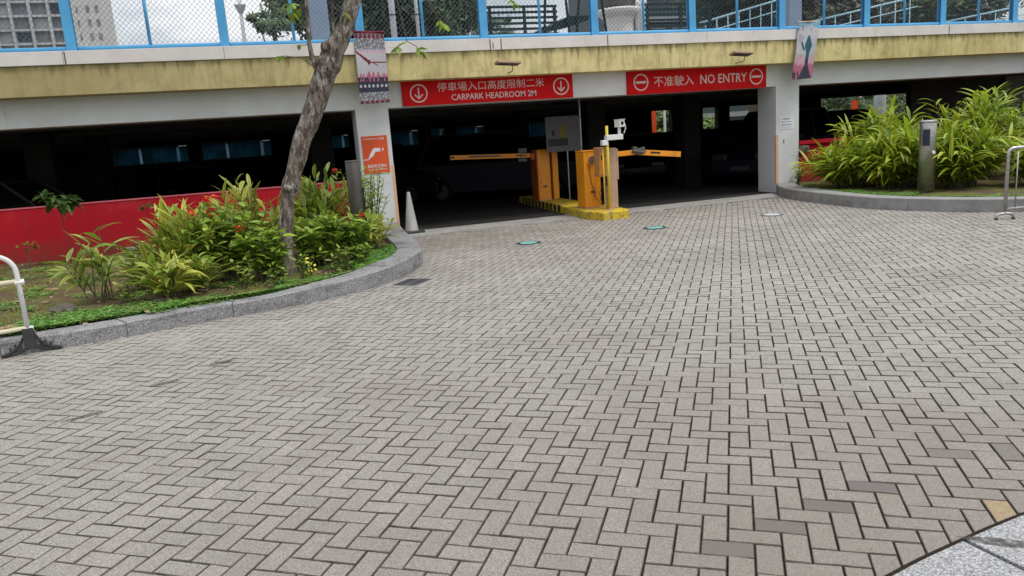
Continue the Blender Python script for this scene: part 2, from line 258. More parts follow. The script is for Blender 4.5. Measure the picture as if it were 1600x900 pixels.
# ------------------------------------------------------------------ mesh helpers
WL = {}
class MB:
    def __init__(s): s.v = []; s.f = []; s.c = []; s.m = []
    def vert(s, p, c=(0.5, 0, 0)): s.v.append(tuple(p)); s.c.append(c); return len(s.v)-1
    def face(s, ids, m=0): s.f.append(ids); s.m.append(m)
    def quad(s, a, b, c, d, col=(0.5, 0, 0), m=0):
        i = len(s.v); s.v += [tuple(a), tuple(b), tuple(c), tuple(d)]; s.c += [col]*4; s.face((i, i+1, i+2, i+3), m)
    def box(s, x0, x1, y0, y1, z0, z1, m=0, M4=None, col=(0.5, 0, 0)):
        P = [Vector(p) for p in ((x0,y0,z0),(x1,y0,z0),(x1,y1,z0),(x0,y1,z0),(x0,y0,z1),(x1,y0,z1),(x1,y1,z1),(x0,y1,z1))]
        if M4 is not None: P = [M4 @ p for p in P]
        i = len(s.v); s.v += [tuple(p) for p in P]; s.c += [col]*8
        for f in ((0,3,2,1),(4,5,6,7),(0,1,5,4),(1,2,6,5),(2,3,7,6),(3,0,4,7)): s.face(tuple(i+k for k in f), m)
    def prism(s, poly, z0, z1, m=0, M4=None):
        n = len(poly); i = len(s.v)
        z0f = z0 if callable(z0) else (lambda x, y: z0); z1f = z1 if callable(z1) else (lambda x, y: z1)
        P = [Vector((x, y, z0f(x, y))) for x, y in poly] + [Vector((x, y, z1f(x, y))) for x, y in poly]
        if M4 is not None: P = [M4 @ p for p in P]
        s.v += [tuple(p) for p in P]; s.c += [(0.5, 0, 0)]*(2*n)
        s.face(tuple(i+k for k in reversed(range(n))), m); s.face(tuple(i+n+k for k in range(n)), m)
        for k in range(n): j = (k+1) % n; s.face((i+k, i+j, i+n+j, i+n+k), m)
    def tube(s, pts, rad, n=10, m=0, cap=True, noise_amp=0.0, col=(0.5, 0, 0)):
        pts = [Vector(p) for p in pts]; 
        if not hasattr(rad, '__len__'): rad = [rad]*len(pts)
        t = (pts[1]-pts[0]).normalized(); a = t.orthogonal().normalized(); base = len(s.v)
        for k, p in enumerate(pts):
            if k == 0: t = pts[1]-pts[0]
            elif k == len(pts)-1: t = pts[-1]-pts[-2]
            else: t = pts[k+1]-pts[k-1]
            t.normalize(); a = (a - t*a.dot(t)).normalized(); b = t.cross(a)
            for q in range(n):
                an = 2*math.pi*q/n; r = rad[k]
                d = a*math.cos(an)+b*math.sin(an)
                if noise_amp: r *= 1+noise_amp*noise.noise((p+d*0.3)*7.0)
                s.v.append(tuple(p+d*r)); s.c.append(col)
        for k in range(len(pts)-1):
            for q in range(n):
                q2 = (q+1) % n; s.face((base+k*n+q, base+k*n+q2, base+(k+1)*n+q2, base+(k+1)*n+q), m)
        if cap:
            s.face(tuple(base+q for q in reversed(range(n))), m); s.face(tuple(base+(len(pts)-1)*n+q for q in range(n)), m)
    def cyl(s, x, y, z0, z1, r, n=20, m=0): s.tube([(x, y, z0), (x, y, z1)], r, n, m)
    def lathe(s, prof, x=0, y=0, n=24, m=0):
        base = len(s.v)
        for r, z in prof:
            for q in range(n):
                an = 2*math.pi*q/n; s.v.append((x+r*math.cos(an), y+r*math.sin(an), z)); s.c.append((0.5, 0, 0))
        for k in range(len(prof)-1):
            for q in range(n):
                q2 = (q+1) % n; s.face((base+k*n+q, base+k*n+q2, base+(k+1)*n+q2, base+(k+1)*n+q), m)
        s.face(tuple(base+q for q in reversed(range(n))), m); s.face(tuple(base+(len(prof)-1)*n+q for q in range(n)), m)
    def leaf(s, base, d, L, W, droop=0.4, seg=5, br=0.5, edge=0.0, fold=0.18, roll=0.0, prof=0.9):
        """A lance-shaped leaf folded on its midrib; edge = how yellow its margins are."""
        base = Vector(base); d = Vector(d).normalized()
        side = d.cross(Vector((0, 0, 1)))
        if side.length < 1e-3: side = Vector((1, 0, 0))
        side.normalize(); nrm = side.cross(d)
        q = Quaternion(d, roll); side = q @ side; nrm = q @ nrm
        i0 = len(s.v); idx = []
        for k in range(seg+1):
            t = k/seg
            p = base + d*(L*t) + Vector((0, 0, -droop*L*t*t*0.6)) - d*(droop*L*0.18*t*t)
            w = W*0.5*(math.sin(math.pi*min(1, t**prof*0.94+0.06)))
            if k == seg: w = W*0.02
            e = side*w; lift = nrm*(w*fold)
            idx.append((s.vert(p-e+lift, (br, edge, 0)), s.vert(p, (br, edge*edge*0.4, 0)), s.vert(p+e+lift, (br, edge, 0))))
        for k in range(seg):
            a, b, c = idx[k]; a2, b2, c2 = idx[k+1]
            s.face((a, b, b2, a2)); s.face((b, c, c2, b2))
    def build(s, name, mats, parent=None, origin=None, smooth=False, bevel=0.0):
        if not isinstance(mats, (list, tuple)): mats = [mats]
        o3 = Vector(WL[parent.name]) if parent is not None else Vector(origin if origin is not None else (0, 0, 0))
        me = bpy.data.meshes.new(name)
        me.from_pydata([(x-o3.x, y-o3.y, z-o3.z) for x, y, z in s.v], [], s.f)
        for m in mats: me.materials.append(M[m] if isinstance(m, str) else m)
        if len(mats) > 1: me.polygons.foreach_set('material_index', s.m)
        if smooth: me.polygons.foreach_set('use_smooth', [True]*len(s.f))
        at = me.attributes.new('tint', 'FLOAT_COLOR', 'POINT')
        flat = []
        for c in s.c: flat += [c[0], c[1], c[2], 1.0]
        at.data.foreach_set('color', flat)
        me.update()
        o = bpy.data.objects.new(name, me); COL.objects.link(o); WL[o.name] = tuple(o3)
        if parent is not None: o.parent = parent
        else: o.location = o3
        if bevel:
            b = o.modifiers.new('bevel', 'BEVEL'); b.width = bevel; b.segments = 2; b.limit_method = 'ANGLE'; b.angle_limit = R_(40)
        return o
def thing(name, label, cat, loc, group=None):
    o = bpy.data.objects.new(name, None); COL.objects.link(o); o.location = loc; WL[o.name] = tuple(loc)
    o.empty_display_size = 0.2; o['label'] = label; o['category'] = cat
    if group: o['group'] = group
    return o
def tag(o, label, cat, group=None, kind=None):
    if label: o['label'] = label
    if cat: o['category'] = cat
    if group: o['group'] = group
    if kind: o['kind'] = kind
    return o
def struct(o): o['kind'] = 'structure'; return o
def dup(root, loc, label, rotz=0.0, scale=1.0):
    r = root.copy(); COL.objects.link(r); r.location = loc; r.rotation_euler = (0, 0, rotz); r.scale = (scale,)*3; r['label'] = label
    WL[r.name] = tuple(loc)
    for ch in list(root.children):
        c = ch.copy(); COL.objects.link(c); c.parent = r
        for g in list(ch.children):
            d = g.copy(); COL.objects.link(d); d.parent = c
    return r
def text_part(body, name, x0, x1, z0, z1, y, mname, parent, depth=0.006, keep=False, bold=0.0):
    """Lettering facing -Y that fills the rectangle x0..x1, z0..z1 in the plane y."""
    cu = bpy.data.curves.new(name, 'FONT'); cu.body = body; cu.size = 1; cu.extrude = 0.02; cu.resolution_u = 2; cu.offset = bold
    to = bpy.data.objects.new(name, cu); COL.objects.link(to)
    dg = bpy.context.evaluated_depsgraph_get(); dg.update()
    me = bpy.data.meshes.new_from_object(to.evaluated_get(dg)); bpy.data.objects.remove(to)
    xs = [v.co.x for v in me.vertices]; ys = [v.co.y for v in me.vertices]
    ax, bx, ay, by = min(xs), max(xs), min(ys), max(ys)
    sx = (x1-x0)/(bx-ax); sz = (z1-z0)/(by-ay); o3 = WL[parent.name]
    for v in me.vertices:
        c = v.co; v.co = ((x0+(c.x-ax)*sx)-o3[0], y-c.z*depth/0.02-o3[1], z0+(c.y-ay)*sz-o3[2])
    me.materials.clear(); me.materials.append(M[mname])
    o = bpy.data.objects.new(name, me); COL.objects.link(o); o.parent = parent; WL[o.name] = tuple(o3)
    return o
def smooth_path(pts, n=6):
    """Catmull-Rom through 2D points."""
    out = []; P = [pts[0]] + list(pts) + [pts[-1]]
    for i in range(1, len(P)-2):
        for k in range(n):
            t = k/n; a, b, c, d = P[i-1], P[i], P[i+1], P[i+2]
            out.append(tuple(0.5*((2*b[j])+(-a[j]+c[j])*t+(2*a[j]-5*b[j]+4*c[j]-d[j])*t*t+(-a[j]+3*b[j]-3*c[j]+d[j])*t**3) for j in range(2)))
    out.append(tuple(pts[-1])); return out
def inside(x, y, poly):
    r = False; n = len(poly); j = n-1
    for i in range(n):
        xi, yi = poly[i]; xj, yj = poly[j]
        if (yi > y) != (yj > y) and x < (xj-xi)*(y-yi)/(yj-yi)+xi: r = not r
        j = i
    return r

# ------------------------------------------------------------------ ground and paving
YF = 14.3
b = MB(); b.quad((-700, -300, -0.05), (700, -300, -0.05), (700, 900, -0.05), (-700, 900, -0.05)); struct(b.build('ground', 'ground'))
b = MB(); b.quad((-12, -4, -0.012), (22, -4, -0.012), (22, 13.42, -0.012), (-12, 13.42, -0.012)); struct(b.build('paving_bed', 'joint'))
LK_OUT = smooth_path([(-9, 5.6), (-6.5, 6.35), (-4.2, 7.0), (-2.46, 7.52), (-2.04, 7.62), (-1.6, 7.70), (-1.2, 7.83), (-.68, 8.0), (-.2, 8.1), (.37, 8.32), (.82, 8.56), (1.28, 8.98), (1.66, 9.55), (1.87, 10.07), (1.95, 10.6), (2.02, 11.44), (2.1, 12.8), (2.24, 14.28)])
LK_IN = smooth_path([(-9, 5.88), (-6.5, 6.62), (-4.2, 7.27), (-2.5, 7.77), (-2.2, 7.86), (-1.77, 7.96), (-1.25, 8.08), (-.68, 8.23), (-.2, 8.33), (.1, 8.45), (.59, 8.77), (1.0, 9.2), (1.38, 9.72), (1.56, 10.3), (1.62, 10.8), (1.66, 11.6), (1.68, 12.8), (1.70, 14.28)])
RK_OUT = smooth_path([(10.86, 14.28), (10.42, 13.6), (10.12, 12.9), (9.93, 12.1), (9.79, 11.2), (9.71, 10.3), (9.84, 9.6), (10.15, 8.8), (10.5, 8.3), (11.2, 7.6), (12.4, 6.9), (15, 6.2), (19, 5.6)])
RK_IN = smooth_path([(11.35, 14.28), (10.85, 13.55), (10.52, 12.75), (10.32, 12.0), (10.12, 11.2), (10.02, 10.35), (10.12, 9.75), (10.38, 9.05), (10.75, 8.5), (11.4, 7.85), (12.5, 7.15), (15, 6.45), (19, 5.85)])
LBED = LK_OUT + [(-9, 14.28)]; RBED = RK_OUT + [(19, 14.28)]
GR_EDGE = [(-0.5, 1.35), (1.2, 1.72), (1.88, 1.875), (2.23, 1.935), (2.68, 1.99), (3.6, 2.05), (6.5, 1.9)]
GR = smooth_path(GR_EDGE, 5) + [(6.5, -2.5), (-0.5, -2.5)]
TH = R_(34.32); UV_U = Vector((math.cos(TH), -math.sin(TH))); UV_V = Vector((math.sin(TH), math.cos(TH)))
def gw(u, v): q = UV_U*(u*0.1-0.1396) + UV_V*(v*0.1+2.6439); return q.x, q.y
dark = {('H', 0, 0), ('H', 2, 2), ('H', 4, 4), ('H', 6, 6)}; mid = {('H', 10, 10), ('V', 13, 10), ('V', 13, 9)}; yel = {('V', 11, 4)}
b = MB()
g1, g2 = 0.0028, 0.0026
for j in range(-45, 175):
    for i in range(-150, 185):
        for kind in ('H', 'V'):
            if kind == 'H':
                if (i-j) % 4: continue
                u0, v0, u1, v1 = i, j, i+2, j+1
            else:
                if (i+1-j) % 4: continue
                u0, v0, u1, v1 = i, j, i+1, j+2
            cx, cy = gw((u0+u1)/2, (v0+v1)/2)
            if cx < -7.5 or cx > 14.5 or cy < 0.6 or cy > 13.44: continue
            if cy > 13.30 and cx > 2.2 and cx < 10.3: continue
            if all(inside(cx+ex, cy+ey, LBED) for ex, ey in ((.2, 0), (-.2, 0), (0, .2), (0, -.2))): continue
            if all(inside(cx+ex, cy+ey, RBED) for ex, ey in ((.2, 0), (-.2, 0), (0, .2), (0, -.2))): continue
            if inside(cx, cy, GR) and inside(cx, cy+0.13, GR): continue
            br = min(1, max(0, rnd.gauss(0.5, 0.17))); g_ = 0.0; y2 = 0.0
            key = (kind, i, j)
            if key in dark: g_ = 1.0
            elif key in mid: g_ = 0.6
            elif key in yel: y2 = 0.7
            elif rnd.random() < 0.008: g_ = rnd.uniform(0.05, 0.15)
            z = rnd.gauss(0, 0.0007); ins = 0.0035
            jx, jy = rnd.gauss(0, 0.005), rnd.gauss(0, 0.005)
            a0, a1, c0, c1 = u0+g1*10+jx, u1-g1*10+jx, v0+g2*10+jy, v1-g2*10+jy
            lo = [gw(a0, c0), gw(a1, c0), gw(a1, c1), gw(a0, c1)]
            k = ins*10
            hi_ = [gw(a0+k, c0+k), gw(a1-k, c0+k), gw(a1-k, c1-k), gw(a0+k, c1-k)]
            q = len(b.v); cc = (br, g_, y2)
            tx, ty = rnd.gauss(0, 0.0008), rnd.gauss(0, 0.0008)
            b.v += [(p[0], p[1], z-0.013) for p in lo] + [(p[0], p[1], z-0.0035) for p in lo] + [(hi_[n][0], hi_[n][1], z+(tx, tx, -tx, -tx)[n]+(ty, -ty, -ty, ty)[n]) for n in range(4)]
            b.c += [cc]*12
            b.face((q+8, q+9, q+10, q+11), 0)
            for n in range(4):
                n2 = (n+1) % 4; b.face((q+4+n, q+4+n2, q+8+n2, q+8+n), 1); b.face((q+n, q+n2, q+4+n2, q+4+n), 1)
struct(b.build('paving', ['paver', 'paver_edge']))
# concrete strip at the entrance and the dark floor behind it
b = MB(); b.prism([(2.1, 13.33), (10.55, 13.40), (10.87, 14.27), (2.28, 14.27)], -0.03, 0.005); struct(b.build('threshold', 'threshold', bevel=0.004))
b = MB(); b.quad((-16, 14.272, -0.004), (37, 14.272, -0.004), (37, 30.2, -0.004), (-16, 30.2, -0.004)); struct(b.build('carpark_floor', 'asphalt'))
b = MB(); b.box(2.3, 5.66, 14.20, 14.262, -0.02, 0.009); b.box(6.5, 10.8, 14.20, 14.262, -0.02, 0.009); struct(b.build('drain_channel', 'black'))
# pale granite slabs at the corner, with a mortar strip along the edge
b = MB(); b.prism(GR, -0.04, 0.002); struct(b.build('footpath_edge', 'joint'))
GR2 = [(x, y-0.028) for x, y in smooth_path(GR_EDGE, 5)]
b = MB()
def slab(xa, xb):
    top = [(x, y) for x, y in GR2 if xa < x < xb]
    def yat(x):
        for (x0, y0), (x1, y1) in zip(GR2, GR2[1:]):
            if x0 <= x <= x1: return y0+(y1-y0)*(x-x0)/(x1-x0)
        return 1.9
    sk = 0.35
    poly = [(xa+0.003, yat(xa))]+top+[(xb-0.003, yat(xb)), (xb+sk, -2.4), (xa+sk, -2.4)]
    b.prism(poly[::-1], -0.03, 0.016)
for xa, xb in ((-0.45, 0.75), (0.755, 2.275), (2.29, 3.5), (3.505, 5.0)): slab(xa, xb)
struct(b.build('footpath', 'granite_pale', bevel=0.004))

def stain_shadow_mat():
    m = bpy.data.materials.new('oil stain'); m.use_nodes = True; N = m.node_tree.nodes; L = m.node_tree.links; bs = N['Principled BSDF']
    bs.inputs['Base Color'].default_value = (0.05, 0.045, 0.04, 1); bs.inputs['Roughness'].default_value = 0.7
    g = N.new('ShaderNodeNewGeometry'); n = N.new('ShaderNodeTexNoise'); n.inputs['Scale'].default_value = 40; n.inputs['Detail'].default_value = 5
    L.new(g.outputs['Position'], n.inputs['Vector']); r = N.new('ShaderNodeMapRange'); r.inputs[1].default_value = .35; r.inputs[2].default_value = .65; r.inputs[3].default_value = .15; r.inputs[4].default_value = .8
    L.new(n.outputs['Fac'], r.inputs[0]); L.new(r.outputs[0], bs.inputs['Alpha']); return m
M['oil'] = stain_shadow_mat()
for (x, y, a, l, w) in ((-1.35, 5.33, 20, .17, .035), (-.93, 5.85, 25, .14, .04), (-.55, 6.22, 15, .12, .045), (-1.9, 5.0, 10, .14, .03), (2.385, 1.84, -38, .2, .028), (4.6, 7.9, 0, .05, .04)):  # granite slab's mark is a painted joint shadow; the rest are stains
    b = MB(); pts_ = []
    for k in range(18):
        t_ = 2*math.pi*k/18; q = 1+.45*noise.noise(Vector((math.cos(t_)*1.5+x*7, math.sin(t_)*1.5, y)))
        u, v = .72*l*q*math.cos(t_), w*q*math.sin(t_); c_, s_ = math.cos(R_(a)), math.sin(R_(a)); pts_.append(b.vert((x+u*c_-v*s_, y+u*s_+v*c_, 0.019 if y < 2 else 0.0035)))
    b.face(tuple(pts_)); struct(b.build('oil_stain', 'oil'))

# planting beds: soil, kerbs
def soil(name, poly, x0, x1, y0, y1, z, step=0.12):
    b = MB(); nx = int((x1-x0)/step); ny = int((y1-y0)/step); idx = {}
    for i in range(nx+1):
        for j in range(ny+1):
            x, y = x0+i*step, y0+j*step
            if inside(x, y, poly):
                h = z+0.035*noise.noise(Vector((x*1.3, y*1.3, 0)))+0.018*noise.noise(Vector((x*6, y*6, 3)))
                idx[i, j] = b.vert((x, y, h))
    for i in range(nx):
        for j in range(ny):
            k = [(i, j), (i+1, j), (i+1, j+1), (i, j+1)]
            if all(t in idx for t in k): b.face(tuple(idx[t] for t in k))
    return struct(b.build(name, 'soil', smooth=True))
LSOIL = [(x, y-0.12) for x, y in LK_IN] + [(-9, 14.4)]
LSOIL = [(x+(0.1 if x > 1.2 else 0), y) for x, y in LSOIL]; LSOIL[-1] = (-9, 14.5); LSOIL.insert(-1, (1.8, 14.5))
soil('planting_soil', LSOIL, -9, 2, 5.6, 14.4, 0.135)
RSOIL = [(x-0.1, y-0.08) for x, y in RK_IN] + [(19, 14.5), (11.3, 14.5)]
soil('planting_soil', RSOIL, 9.9, 19, 5.6, 14.4, 0.165)
def kz(x): return 0.145 if x < -0.2 else min(0.205, 0.148+0.029*(x+0.2))
def kerb(name, label, out, inn, zf, mname, step, seed, loc):
    rr = random.Random(seed); t = thing(name, label, 'kerb', loc)
    n = len(out); acc = 0; cur = 0
    cuts = [0]
    for i in range(1, n):
        acc += math.dist(out[i], out[i-1])
        if acc > step: cuts.append(i); acc = 0
    if cuts[-1] != n-1: cuts.append(n-1)
    for a, c in zip(cuts, cuts[1:]):
        b = MB(); dz = rr.uniform(-0.004, 0.004)
        def pull(p, q, e=0.003):
            d = Vector((q[0]-p[0], q[1]-p[1])); d.normalize(); return (p[0]+d.x*e, p[1]+d.y*e)
        o_ = list(out[a:c+1]); i_ = list(inn[a:c+1])
        o_[0] = pull(o_[0], o_[1]); o_[-1] = pull(o_[-1], o_[-2]); i_[0] = pull(i_[0], i_[1]); i_[-1] = pull(i_[-1], i_[-2])
        m_ = len(o_); base = len(b.v); ch = 0.015
        for (ox, oy), (ix, iy) in zip(o_, i_):
            d = Vector((ix-ox, iy-oy)).normalized()*ch; z = zf(ox)+dz
            for p in ((ox, oy, -0.03), (ox, oy, z-ch*0.8), (ox+d.x, oy+d.y, z), (ix-d.x*0.4, iy-d.y*0.4, z), (ix, iy, z-0.008), (ix, iy, -0.03)): b.vert(p)
        for k in range(m_-1):
            for q in range(5): b.face((base+k*6+q, base+(k+1)*6+q, base+(k+1)*6+q+1, base+k*6+q+1))
        b.face(tuple(base+q for q in range(6))); b.face(tuple(base+(m_-1)*6+q for q in reversed(range(6))))
        b.build('kerb_stone', mname, t)
    return t
kerb('granite_kerb', 'speckled grey granite kerb curving round the left planting bed', LK_OUT, LK_IN, kz, 'granite', 0.95, 3, (0.4, 8.4, 0))
kerb('concrete_kerb', 'smooth grey concrete kerb curving round the right planting bed', RK_OUT, RK_IN, lambda x: 0.2, 'kerb_conc', 1.6, 5, (9.9, 10.5, 0))

# ------------------------------------------------------------------ car park building
car_park = thing('carpark_building', 'low car park with yellow deck edge, white beam and dark open bays', 'building', (6, YF, 0))
XL, XR = -16, 37
def part(name, m, *boxes, bevel=0.0):
    b = MB()
    for bx in boxes: b.box(*bx)
    return b.build(name, m, car_park, bevel=bevel)
part('front_beam', 'white', (XL, XR, YF, YF+0.42, 2.33, 2.92), bevel=0.01)
fa = part('fascia', 'fascia', (XL, XR, 13.95, YF+0.1, 2.79, 3.262), bevel=0.006)
b = MB(); x = XL
xs = [-16, -12.2, -8.6, -5.6, -2.87, -0.45, 1.9, 4.24, 4.46, 6.66, 8.9, 11.2, 13.2, 15.3, 17.6, 20, 24, 28, 32, 37]
for a, c in zip(xs, xs[1:]): b.box(a+0.0025, c-0.0025, 13.915, YF+0.2, 3.264, 3.475)
b.build('coping', 'coping', car_park, bevel=0.006)
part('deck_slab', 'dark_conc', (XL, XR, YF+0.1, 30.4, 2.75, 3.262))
part('deck_floor', 'threshold', (XL, XR, YF+0.2, 30.4, 3.264, 3.32))
for x0, x1 in ((1.67, 2.28), (10.87, 11.48), (-8.2, -7.6), (21.5, 22.1)):
    part('column', 'white', (x0, x1, YF+0.003, YF+0.66, -0.02, 2.335), bevel=0.008)
for x0 in (-4.75, 1.0, 7.95, 10.75, 17.2, 23.0):
    for y0 in (18.0, 24.0):
        if (x0, y0) in ((17.2, 18.0), (17.2, 24.0), (23.0, 24.0)): continue
        part('column', 'dark_conc', (x0, x0+0.5, y0, y0+0.5, -0.02, 2.9))
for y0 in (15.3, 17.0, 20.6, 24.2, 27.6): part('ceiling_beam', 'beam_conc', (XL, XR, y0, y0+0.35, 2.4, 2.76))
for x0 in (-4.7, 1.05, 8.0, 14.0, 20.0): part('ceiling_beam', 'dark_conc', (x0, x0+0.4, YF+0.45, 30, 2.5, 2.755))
# red parapet walls of the side bays
rw = part('parapet_wall', 'red_wall', (-7.6, 1.668, YF+0.05, YF+0.2, -0.02, 1.03)); rw['label'] = 'red parapet wall behind the left planting bed'
rw2 = part('parapet_wall', 'red_wall', (11.482, 21.5, YF+0.05, YF+0.2, -0.02, 1.02), (11.482, 21.5, YF-0.01, YF+0.24, 1.022, 1.10)); rw2['label'] = 'red parapet wall behind the right planting bed'
part('wall_cap', 'red_cap', (-7.6, 1.668, YF+0.04, YF+0.22, 1.032, 1.05))
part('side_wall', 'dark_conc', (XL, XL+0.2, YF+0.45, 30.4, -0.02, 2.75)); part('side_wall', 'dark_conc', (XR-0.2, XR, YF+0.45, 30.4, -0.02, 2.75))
part('wall_panel', 'panel_grey', (18.45, 22.0, 18.0, 18.2, -0.02, 2.75)); part('wall_panel', 'panel_light', (22.03, 29, 17.9, 18.1, -0.02, 2.75))
# back wall with its row of window openings
wins = [(-5.2, -2.67), (-2.22, 0.25), (2.31, 3.16), (4.79, 5.91), (6.38, 6.99), (7.44, 8.65), (9.76, 11.7), (16.32, 17.34), (17.95, 18.18), (18.9, 19.7), (20.3, 22.6), (25.33, 30.8)]
openw = {7, 8, 9, 10, 11}
b = MB(); prev = XL
for k, (a, c) in enumerate(wins):
    b.box(prev, a, 30, 30.3, -0.02, 2.75)
    z0, z1 = (1.64, 2.26) if k not in openw else ((1.45, 2.39) if k < 11 else (1.3, 2.72))
    if k == 10: z0 = 1.75
    b.box(a, c, 30, 30.3, -0.02, z0); b.box(a, c, 30, 30.3, z1, 2.75); prev = c
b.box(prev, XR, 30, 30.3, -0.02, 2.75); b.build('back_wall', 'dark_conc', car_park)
for k, (a, c) in enumerate(wins):
    if k in openw: continue
    fb = MB(); z0, z1 = 1.64, 2.26
    n = max(1, round((c-a)/1.2)); w = (c-a)/n
    for q in range(n+1): fb.box(a+q*w-0.02+(0.02 if q == 0 else 0)-(0.02 if q == n else 0), a+q*w+0.02+(0.02 if q == 0 else 0)-(0.02 if q == n else 0), 30.02, 30.07, z0, z1)
    fb.box(a, c, 30.021, 30.069, z0, z0+0.035); fb.box(a, c, 30.021, 30.069, z1-0.035, z1)
    nb = int((c-a)/.16)
    for q in range(1, nb): fb.box(a+q*(c-a)/nb-.008, a+q*(c-a)/nb+.008, 30.03, 30.05, z0+0.035, z1-0.035)
    fo = fb.build('window', 'navy', car_park)
    xa_ = a+0.005
    for q in range(n):
        xm = a+(q+.72)*w; pb = MB(); pb.box(xa_, xm-.045, 30.09, 30.1, z0, z1); pb.build('pane', 'pane', fo)
        pb = MB(); pb.box(xm-.044, xm+.044, 30.09, 30.1, z0, z1); pb.build('bright_pane', 'pane_bright', fo); xa_ = xm+.045
    pb = MB(); pb.box(xa_, c-.005, 30.09, 30.1, z0, z1-.045); pb.build('pane', 'pane', fo)
    pb = MB(); pb.box(a+.005, c-.005, 30.075, 30.085, z1-.075, z1-.04); pb.build('bright_pane', 'pane_bright', fo)
# corner guards, painted orange
part('corner_guard', 'orange_edge', (2.235, 2.284, YF-0.004, YF+0.05, 0.05, 1.28)); part('corner_guard', 'orange_edge', (10.866, 10.925, YF-0.004, YF+0.04, 0.2, 1.28))
b = MB()
for (x, z, h) in ((4.245, 3.28, .17), (4.3, 3.29, .1), (4.46, 3.265, .19), (6.66, 3.265, .2), (11.2, 3.27, .12), (-2.84, 3.265, .2), (15.3, 3.27, .18)):
    b = MB(); b.box(x-0.008, x+0.008, 13.911, 13.9145, z, z+h); b.build('rust_streak', 'rust', car_park)

# deck railing with chain link mesh
rail = thing('deck_railing', 'sky blue steel railing with chain link mesh along the deck edge', 'railing', (6, 14.1, 3.475))
heavy = [-12, -9.7, -7.4, -5.06, -2.75, -0.42, 1.88, 4.19, 6.47, 8.66, 10.85, 13.09, 15.27, 17.49, 19.7, 22, 24.3]
for x in heavy:
    b = MB(); b.box(x-0.075, x+0.075, 14.055, 14.067, 3.476, 4.9); b.box(x-0.008, x+0.008, 14.067, 14.16, 3.476, 4.9); b.box(x-0.075, x+0.075, 14.16, 14.172, 3.476, 4.9)
    b.box(x-0.1, x+0.1, 14.03, 14.19, 3.475, 3.487); b.build('post', 'blue', rail)
for a, c in zip(heavy, heavy[1:]):
    b = MB(); b.tube([((a+c)/2, 14.11, 3.52), ((a+c)/2, 14.11, 4.82)], 0.027, 10); b.build('baluster', 'blue', rail, smooth=True)
for nm, z, r in (('bottom_rail', 3.525, 0.036), ('top_rail', 4.84, 0.04)):
    b = MB(); b.tube([(-12, 14.11, z), (24.3, 14.11, z)], r, 12); b.build(nm, 'blue', rail, smooth=True)
b = MB(); px = 0.084; zt, zb = 4.82, 3.55; Hh = zt-zb
k = -8.5
while k < 21:
    for sgn in (1, -1):
        xa, xb = (k, k+Hh*sgn*0.92)
        b.tube([(xa, 14.13+0.002*sgn, zb), (xb, 14.13+0.002*sgn, zt)], 0.0031, 3, cap=False)
    k += px
b.build('wire_mesh', 'wire', rail)

# ------------------------------------------------------------------ signs
def ring(b, cx, cz, r, w, y, n=40, m=0, d=0.006):
    for k in range(n):
        a0, a1 = 2*math.pi*k/n, 2*math.pi*(k+1)/n
        P = lambda a, rr, yy: (cx+rr*math.cos(a), yy, cz+rr*math.sin(a))
        b.quad(P(a0, r, y-d), P(a0, r-w, y-d), P(a1, r-w, y-d), P(a1, r, y-d)); b.quad(P(a0, r, y), P(a0, r, y-d), P(a1, r, y-d), P(a1, r, y))
        b.quad(P(a0, r-w, y-d), P(a0, r-w, y), P(a1, r-w, y), P(a1, r-w, y-d))
def bar(b, x0, z0, x1, z1, w, y, d=0.006):
    v = Vector((x1-x0, 0, z1-z0)); n = Vector((-v.z, 0, v.x)).normalized()*w/2; a, c = Vector((x0, y, z0)), Vector((x1, y, z1)); o = Vector((0, -d, 0))
    P = [a-n, c-n, c+n, a+n]; i = len(b.v)
    for p in P+[q+o for q in P]: b.vert(p)
    for f in ((4, 5, 6, 7), (0, 1, 5, 4), (1, 2, 6, 5), (2, 3, 7, 6), (3, 0, 4, 7), (0, 3, 2, 1)): b.face(tuple(i+k for k in f))
s1 = thing('headroom_sign', 'long red sign with down arrows and CARPARK HEADROOM 2M over the entrance', 'sign', (4.28, YF, 2.34))
YS = YF-0.05
b = MB(); b.box(2.56, 6.01, YS, YF-0.002, 2.34, 2.79); b.build('panel', 'sign_red', s1, bevel=0.004)
for cx in (2.875, 5.755):
    b = MB(); ring(b, cx, 2.565, 0.17, 0.026, YS); bar(b, cx, 2.67, cx, 2.49, 0.026, YS); bar(b, cx-0.075, 2.545, cx+0.006, 2.465, 0.026, YS-0.0005); bar(b, cx+0.075, 2.545, cx-0.006, 2.465, 0.026, YS-0.001)
    b.build('arrow_emblem', 'letter', s1)
text_part('停車場入口高度限制二米', 'chinese_lettering', 3.24, 5.40, 2.575, 2.745, YS, 'letter', s1)
text_part('CARPARK HEADROOM 2M', 'english_lettering', 3.50, 5.22, 2.405, 2.52, YS, 'letter', s1, bold=0.012)
s2 = thing('no_entry_sign', 'red sign reading NO ENTRY with barred circles over the exit lane', 'sign', (8.9, YF, 2.32))
b = MB(); b.box(7.22, 10.58, YS, YF-0.002, 2.32, 2.79); b.build('panel', 'sign_red', s2, bevel=0.004)
for cx in (7.53, 10.32):
    b = MB(); ring(b, cx, 2.56, 0.17, 0.026, YS); b.box(cx-0.12, cx+0.12, YS-0.006, YS, 2.537, 2.583); b.build('barred_circle', 'letter', s2)
text_part('不准駛入', 'chinese_lettering', 7.83, 8.77, 2.455, 2.665, YS, 'letter', s2)
text_part('NO ENTRY', 'english_lettering', 8.93, 10.08, 2.465, 2.655, YS, 'letter', s2, bold=0.008)
s3 = thing('charging_sign', 'orange sign with white charging plug on the white column', 'sign', (1.96, YF, 1.15))
b = MB(); b.box(1.722, 2.198, YF-0.012, YF+0.002, 1.152, 1.842); b.build('panel', 'orange_sign', s3)
